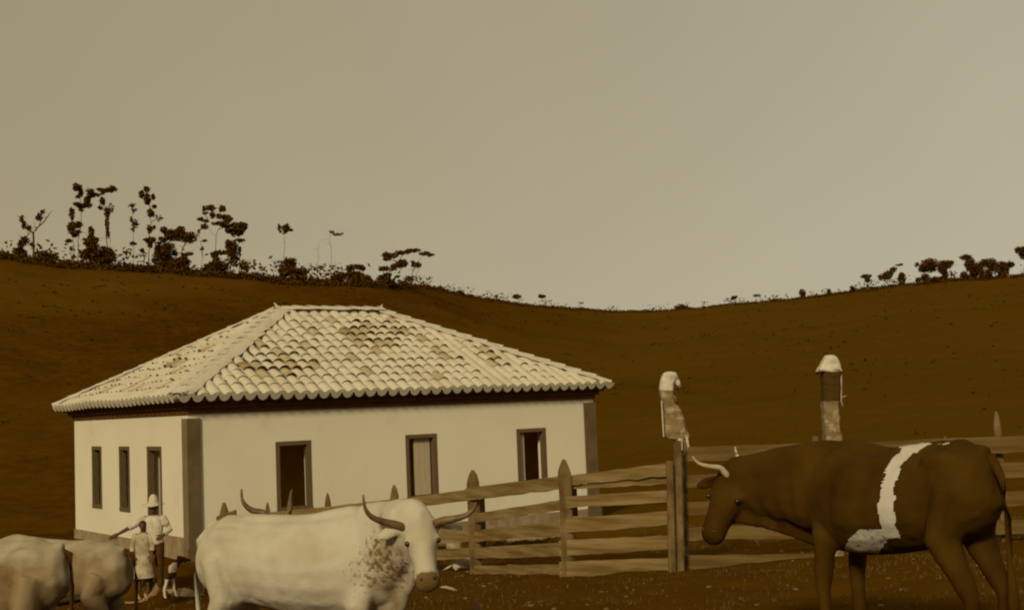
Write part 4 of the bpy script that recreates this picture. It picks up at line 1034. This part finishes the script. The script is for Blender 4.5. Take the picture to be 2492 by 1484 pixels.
db = quad('standing_ox', L2, R_(180-50), at(1774, 1146, hY), at(1718, 1302, hY-.16), V((-.55, -.70, .40)), Sd,
    horns=[[at(1772, 1158, hY-.02), at(1762, 1148, hY-.04), at(1752, 1138, hY-.06), at(1730, 1135, hY-.1), at(1708, 1130, hY-.12), at(1694, 1122, hY-.13), at(1685, 1110, hY-.13)],
           [at(1800, 1156, hY+.03), at(1806, 1132, hY+.06), at(1801, 1120, hY+.1), at(1796, 1112, hY+.11), at(1791, 1100, hY+.12), at(1789, 1086, hY+.12)]],
    mat_=M_coatd, markf=mkd, shadef=shdd, horn_m=M_hornp, headS=1.38, wide=1.12, hipz=.06, hornR=.028, crest=.03, tail_m=M_coatd, lenk=.84)
tag(db, 'dark ox with a ragged white belt and pale horns facing left before the right fence', 'ox', 'oxen in the corral')
# two dun cattle, rumps to the right, at the left edge
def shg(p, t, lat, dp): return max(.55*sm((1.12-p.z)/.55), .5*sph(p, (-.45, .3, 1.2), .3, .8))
def mkg(p, t, lat, dp): return max(.62*sm((p.z-1.14)/.28), .5*sm((-.70-p.x)/.2)*sm((p.z-.9)/.3))  # paler back and rump, painted as if lit from above
Yc = 12.6; L3 = gnd(-10, 1400, Yc); L3 = V((at(160, 1350, Yc).x-.95, Yc+.1, 0)); L3.z = G(L3.x, L3.y)
S3 = (at(120, 1312, Yc).z-L3.z)/1.53
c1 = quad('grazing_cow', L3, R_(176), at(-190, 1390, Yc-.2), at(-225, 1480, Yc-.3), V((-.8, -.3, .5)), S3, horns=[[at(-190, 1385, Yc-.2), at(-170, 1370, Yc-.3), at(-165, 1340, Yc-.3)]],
    mat_=M_coatg, markf=mkg, shadef=shg, tail_m=M_tail, hipz=.06, vox=.02, tailpts=[(-.86, 0, 1.42), (-.96, 0, 1.38), (-1.02, .1, 1.1), (-1.02, .12, .8), (-1.03, .12, .5), (-1.02, .12, .25)])  # tail darkened to stand for the shade behind the rump
tag(c1, 'pale dun cow cut off by the left edge with its hanging tail darkened as shade', 'cow', 'cattle at the left')
Yc = 14.6; L4 = V((at(316, 1380, Yc).x-.93*.95, Yc, 0)); L4.z = G(L4.x, L4.y)
S4 = (at(210, 1309, Yc).z-L4.z)/1.47
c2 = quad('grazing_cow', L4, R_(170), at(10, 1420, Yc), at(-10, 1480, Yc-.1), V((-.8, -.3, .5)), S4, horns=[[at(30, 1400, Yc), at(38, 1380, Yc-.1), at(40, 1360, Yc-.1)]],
    mat_=M_coatg, markf=lambda p, t, a, b: max(.62*sm((p.z-1.12)/.3), .5*sm((-.62-p.x)/.2)*sm((p.z-.95)/.3)), shadef=lambda p, t, a, b: max(.52*sm((1.0-p.z)/.5), .60*sph(p, (-.25, .3, 1.22), .26, .7)), tail_m=M_tail, hipz=-.06, vox=.02)  # lit back and shaded flank painted into the coat, with some dirt
tag(c2, 'pale dun cow with a sloping rump standing behind the leftmost cow', 'cow', 'cattle at the left')

# dogs
def dog(name, org, yaw, S, mat_, markf, pose, label, headpts=None):
    o = empty(name, org, yaw); mb = MB()
    if pose == 'stand':
        mb.tube([(-.30, 0, .47), (-.24, 0, .46), (0, 0, .44), (.16, 0, .43), (.28, 0, .46), (.33, 0, .48)], [(.05, .06), (.09, .10), (.085, .10), (.10, .13), (.09, .12), (.05, .07)], 14)
        mb.tube([(.26, 0, .50), (.36, 0, .60), (.41, 0, .66)], [(.07, .08), (.055, .065), (.05, .055)], 12)
        mb.tube([(.37, 0, .68), (.43, 0, .685), (.50, 0, .67), (.57, 0, .655), (.61, 0, .65)], [(.04, .045), (.058, .06), (.042, .045), (.028, .03), (.018, .02)], 12)
        for q in (-1, 1):
            mb.tube([(.40, q*.035, .73), (.385, q*.06, .72), (.375, q*.07, .66)], [(.018, .025), (.016, .028), (.008, .012)], 8)
            fx = .05*q
            mb.tube([(.22, q*.06, .42), (.23+fx, q*.07, .28), (.22+fx*1.6, q*.07, .14), (.24+fx*1.8, q*.07, .02), (.27+fx*1.8, q*.07, .01)], [(.05, .06), (.032, .035), (.024, .024), (.022, .022), (.02, .016)], 10, ref=V((0, 1, 0)))
            mb.tube([(-.24, q*.06, .42), (-.20+fx, q*.07, .28), (-.29+fx, q*.07, .16), (-.26+fx, q*.07, .03), (-.23+fx, q*.07, .01)], [(.07, .08), (.05, .05), (.024, .026), (.02, .02), (.02, .016)], 10, ref=V((0, 1, 0)))
        mb.tube([(-.30, 0, .50), (-.38, 0, .46), (-.44, 0, .36), (-.47, 0, .27)], [.024, .02, .016, .008], 8)
    else:
        mb.tube([(-.27, 0, .10), (-.22, 0, .13), (-.08, 0, .14), (.06, 0, .13), (.14, 0, .13)], [(.05, .05), (.10, .12), (.10, .115), (.09, .11), (.06, .08)], 14)
        mb.tube([(.12, 0, .15), (.20, 0, .17), (.26, 0, .155), (.31, -.02, .12)], [(.06, .06), (.07, .07), (.05, .05), (.03, .03)], 12)
        for q in (-1, 1):
            mb.tube([(.19, q*.055, .22), (.185, q*.075, .29), (.18, q*.082, .34)], [(.022, .034), (.018, .026), (.007, .01)], 8)
            mb.tube([(.10, q*.08, .08), (.18, q*.09, .04), (.30, q*.09, .025)], [(.035, .04), (.025, .025), (.02, .018)], 8)
            mb.tube([(-.20, q*.09, .09), (-.10, q*.12, .05), (-.18, q*.12, .02)], [(.06, .07), (.035, .035), (.02, .018)], 8)
        mb.tube([(-.28, 0, .08), (-.38, -.06, .03), (-.40, -.16, .02)], [.022, .018, .01], 8)
    for i, p in enumerate(mb.v): mb.v[i] = p*S
    me = remesh(mb, .0085, 3, .4)
    setattr_f(me, 'mark', [markf(v.co/S) for v in me.vertices]); setattr_f(me, 'shade_dirt', [0.0]*len(me.vertices))
    link('body', me, mat_, o)
    for q in (-1, 1):
        mb = MB(); c = V((.445, q*.045, .70)) if pose == 'stand' else V((.245, q*.04, .195)); mb.ball(c*S, .011*S, 8, 6); mb.build('eye', M_eye, o, smooth=True)
    tag(o, label, 'dog'); return o
M_dog = mat('dog_coat', (.055, .022, .003), (.075, .035, .006), 6, .95, spec=.05)
add_mark(M_dog, (.56, .48, .35), 'mark', 0)
dp_ = groundhit(385, 1455)
def dmk(p):
    if p.z < .34 and p.x > .1: return 1.0
    if p.z < .22: return .7
    if .22 < p.x < .37 and p.z > .46 and p.z < .63: return 1.0
    return 0.0
dog('dog', V((dp_.x-.02, dp_.y, dp_.z)), R_(8), 1.0, M_dog, dmk, 'stand', 'black and white dog standing on the pale path facing right')
M_dogp = mat('pale_dog_coat', (.50, .43, .32), (.36, .28, .17), 5, .95, spec=.05)
pp = groundhit(1135, 1386)
dog('dog', V((pp.x, pp.y, pp.z)), R_(-12), .98, M_dogp, lambda p: 0.0, 'lie', 'pale dog with pricked ears lying at the foot of the pointed fence post')
p = groundhit(1240, 1383); stone('stone', p, (.13, .1, .07), 'pale flat stone on the ground between the two pointed fence posts', seed=31)

# ------------------------------------------------------------------ people
M_skin = mat('dark_skin', (.10, .048, .014), rough=.7, spec=.2)
M_shirt = mat('white_shirt', (.56, .50, .39), (.42, .34, .22), 9, .95, .3, 25, spec=.05)
M_trou = mat('dark_trousers', (.085, .042, .009), (.06, .027, .004), 9, .95, .3, 25, spec=.05)
M_hat = mat('straw_hat', (.56, .49, .36), (.44, .36, .23), 12, .9, .3, 60, spec=.05)
M_smock = mat('pale_smock', (.46, .38, .26), (.30, .22, .12), 7, .95, .3, 25, lo=.4, hi=.62, spec=.05)
def hand(mb, w_, d, side, palmn):
    """five-fingered hand at wrist w_, pointing d"""
    d = d.normalized(); s = d.cross(palmn).normalized()*side; pn = s.cross(d).normalized()
    mb.tube([w_-d*.02, w_+d*.03, w_+d*.075, w_+d*.092], [(.024, .018), (.036, .016), (.040, .014), (.034, .011)], 10, ref=pn)
    for i, (o_, l_) in enumerate(((-.028, .068), (-.010, .080), (.009, .074), (.027, .058))):
        b = w_+d*.088+s*o_; mb.tube([b-d*.01, b+d*l_*.5-pn*.006, b+d*l_*.9-pn*.024], [.0095, .009, .0065], 7)
    b = w_+d*.025-s*.03; mb.tube([b, b-s*.028+d*.025, b-s*.036+d*.058], [.012, .011, .008], 7)
def person(name, base, yaw, Hh, arms, label, female=False, child=False, hat=True, feet=None):
    o = empty(name, base, yaw); k = Hh/1.70; mb = MB()
    v = lambda x, y, z: V((x, y, z))
    # torso (facing -y local), pelvis to neck
    mb.tube([v(0, 0, .86), v(0, .0, .95), v(0, .0, 1.08), v(0, .01, 1.25), v(0, .01, 1.38), v(0, .01, 1.44)], [(.13, .10), (.165, .12), (.14, .105), (.17, .12), (.16, .10), (.07, .06)], 16, ref=v(0, 1, 0))
    mb.tube([v(0, .01, 1.40), v(0, .0, 1.50)], [.058, .052], 12, ref=v(0, 1, 0))
    mb.tube([v(0, -.005, 1.47), v(0, -.012, 1.50), v(0, -.01, 1.56), v(0, 0, 1.63), v(0, .005, 1.68), v(0, .005, 1.70)], [(.035, .045), (.055, .07), (.072, .09), (.076, .098), (.06, .078), (.02, .03)], 14, ref=v(0, 1, 0))
    mb.tube([v(0, -.088, 1.60), v(0, -.112, 1.565), v(0, -.09, 1.552)], [(.009, .01), (.016, .014), (.014, .01)], 8)
    mb.tube([v(-.024, -.088, 1.53), v(0, -.094, 1.531), v(.024, -.088, 1.53)], [.006, .009, .006], 6)
    for q in (-1, 1):
        mb.ball((q*.078, .005, 1.585), (.012, .02, .03), 8, 6)
        mb.tube([v(q*.09, 0, .92), v(q*.10, -.01, .70), v(q*.10, -.015, .50), v(q*.10, .015, .30), v(q*.10, .03, .09), v(q*.10, .02, .04)], [(.095, .10), (.078, .085), (.056, .06), (.052, .058), (.036, .04), (.04, .045)], 12, ref=v(0, 1, 0))
        mb.tube([v(q*.10, .05, .04), v(q*.105, -.05, .035), v(q*.11, -.15, .022), v(q*.11, -.19, .016)], [(.035, .04), (.042, .036), (.044, .024), (.025, .014)], 10)
        sh = v(q*.175, .01, 1.375); el, wr = arms[0 if q < 0 else 1]
        mb.tube([sh-v(q*.03, 0, 0), sh, sh.lerp(el, .5), el, el.lerp(wr, .5), wr], [.055, .058, .048, .04, .036, .026], 12)
    sv = list(mb.v)
    for i, p in enumerate(mb.v): mb.v[i] = p*k
    me = remesh(mb, .011*k if k > .6 else .008, 2, .4)
    # hands are grown onto the wrists
    hb_ = MB()
    for q in (-1, 1):
        el, wr = arms[0 if q < 0 else 1]; d = (wr-el); pn = V((0, 1, 0)) if abs(d.normalized().y) < .8 else V((0, 0, 1))
        hand(hb_, wr*k, d, q, pn)
    bm = bmesh.new(); bm.from_mesh(me); hm = hb_.mesh(True, True); bm.from_mesh(hm); bm.to_mesh(me); bm.free()
    me.polygons.foreach_set('use_smooth', [True]*len(me.polygons))
    link('body', me, M_skin, o)
    g = .014
    def wear(nm, mb2, m, vx=.012):
        for i, p in enumerate(mb2.v): mb2.v[i] = p*k
        me = remesh(mb2, vx*k, 1, .3); link(nm, me, m, o)
    def head_things():
        for q in (-1, 1):
            mb = MB(); mb.ball(V((q*.03, -.092, 1.605))*k, .011*k, 8, 6); mb.build('eye', M_eye, o, smooth=True)
        if not hat:
            mb = MB(); mb.ball(V((0, .012, 1.645))*k, (.086*k, .10*k, .075*k), 16, 10); mb.build('hair', M_tail, o, smooth=True)
        else:
            mb = MB(); n = 20
            prof = [(.088, 1.635), (.19, 1.625), (.20, 1.632), (.095, 1.65), (.088, 1.70), (.075, 1.77), (.045, 1.82), (.012, 1.835)]
            for r_, z in prof:
                for j in range(n):
                    a = 2*PI*j/n; rr_ = r_*(1+.05*math.sin(2*a)); mb.v.append(V((math.cos(a)*rr_, math.sin(a)*rr_*1.05+.005, z+(.02*math.cos(2*a) if r_ > .15 else 0)))*k)
            for i in range(len(prof)-1):
                for j in range(n): j2 = (j+1) % n; mb.f.append([i*n+j, i*n+j2, (i+1)*n+j2, (i+1)*n+j]); mb.m.append(0)
            mb.f.append([(len(prof)-1)*n+j for j in range(n)]); mb.m.append(0)
            mb.build('hat', M_hat, o, smooth=True)
    head_things()
    if not child:
        mb = MB(); mb.tube([v(0, 0, .90), v(0, .0, .96), v(0, .0, 1.08), v(0, .01, 1.25), v(0, .01, 1.38), v(0, .01, 1.435)], [(.17+g, .125+g), (.172+g, .125+g), (.15+g, .115+g), (.175+g, .125+g), (.165+g, .105+g), (.072+g, .065+g)], 16, ref=v(0, 1, 0))
        for q in (-1, 1):
            sh = v(q*.175, .01, 1.375); el, wr = arms[0 if q < 0 else 1]
            e = el.lerp(wr, .15 if q < 0 else .75)
            mb.tube([sh-v(q*.03, 0, 0), sh, sh.lerp(el, .5), el, e], [.055+g, .06+g, .052+g, .044+g, .042+g], 12)
        wear('shirt', mb, M_shirt)
        mb = MB(); mb.tube([v(0, 0, .80), v(0, 0, .90), v(0, 0, .98)], [(.16, .11), (.178, .128), (.165, .122)], 14, ref=v(0, 1, 0))
        for q in (-1, 1): mb.tube([v(q*.088, 0, .92), v(q*.10, -.01, .70), v(q*.10, -.015, .50), v(q*.10, .01, .30), v(q*.10, .025, .10)], [(.105, .112), (.094, .10), (.078, .082), (.07, .075), (.062, .066)], 12, ref=v(0, 1, 0))
        wear('trousers', mb, M_trou)
    else:
        mb = MB(); mb.tube([v(0, 0, .34), v(0, .0, .60), v(0, .0, .95), v(0, .01, 1.2), v(0, .01, 1.37), v(0, .01, 1.43)], [(.27, .22), (.235, .19), (.185, .14), (.19, .135), (.17, .11), (.08, .07)], 16, ref=v(0, 1, 0))
        for q in (-1, 1):
            sh = v(q*.175, .01, 1.375); el, wr = arms[0 if q < 0 else 1]
            mb.tube([sh-v(q*.03, 0, 0), sh, sh.lerp(el, .5), el, el.lerp(wr, .6)], [.06, .075, .068, .062, .056], 12)
        wear('smock', mb, M_smock)
    tag(o, label, 'person', None); return o
# man in hat, seen facing us, right arm stretched to our left over the child's head
Ym = 22.6
mbse = at(377, 1436, Ym); mbse.z = at(377, 1440, Ym).z
top_ = at(374, 1201, Ym)
Hm = (top_.z-mbse.z)*1.70/1.84
A_l = (V((-.40, -.16, 1.24)), V((-.60, -.30, 1.13)))
A_r = (V((.30, .02, 1.16)), V((.20, -.16, 1.06)))
person('person', mbse, R_(0), Hm, (A_l, A_r), 'man in white hat and shirt by the side door, dark arm held out')
cb = at(350, 1440, Ym-.1); Hc = (at(343, 1268, Ym-.1).z-cb.z)
person('person', cb, R_(10), Hc, ((V((-.25, -.04, 1.12)), V((-.24, -.14, .90))), (V((.24, -.04, 1.12)), V((.22, -.14, .90)))), 'child in a pale smock standing under the outstretched arm of the man', child=True, hat=False)
for q in (mbse, cb): 
    pass
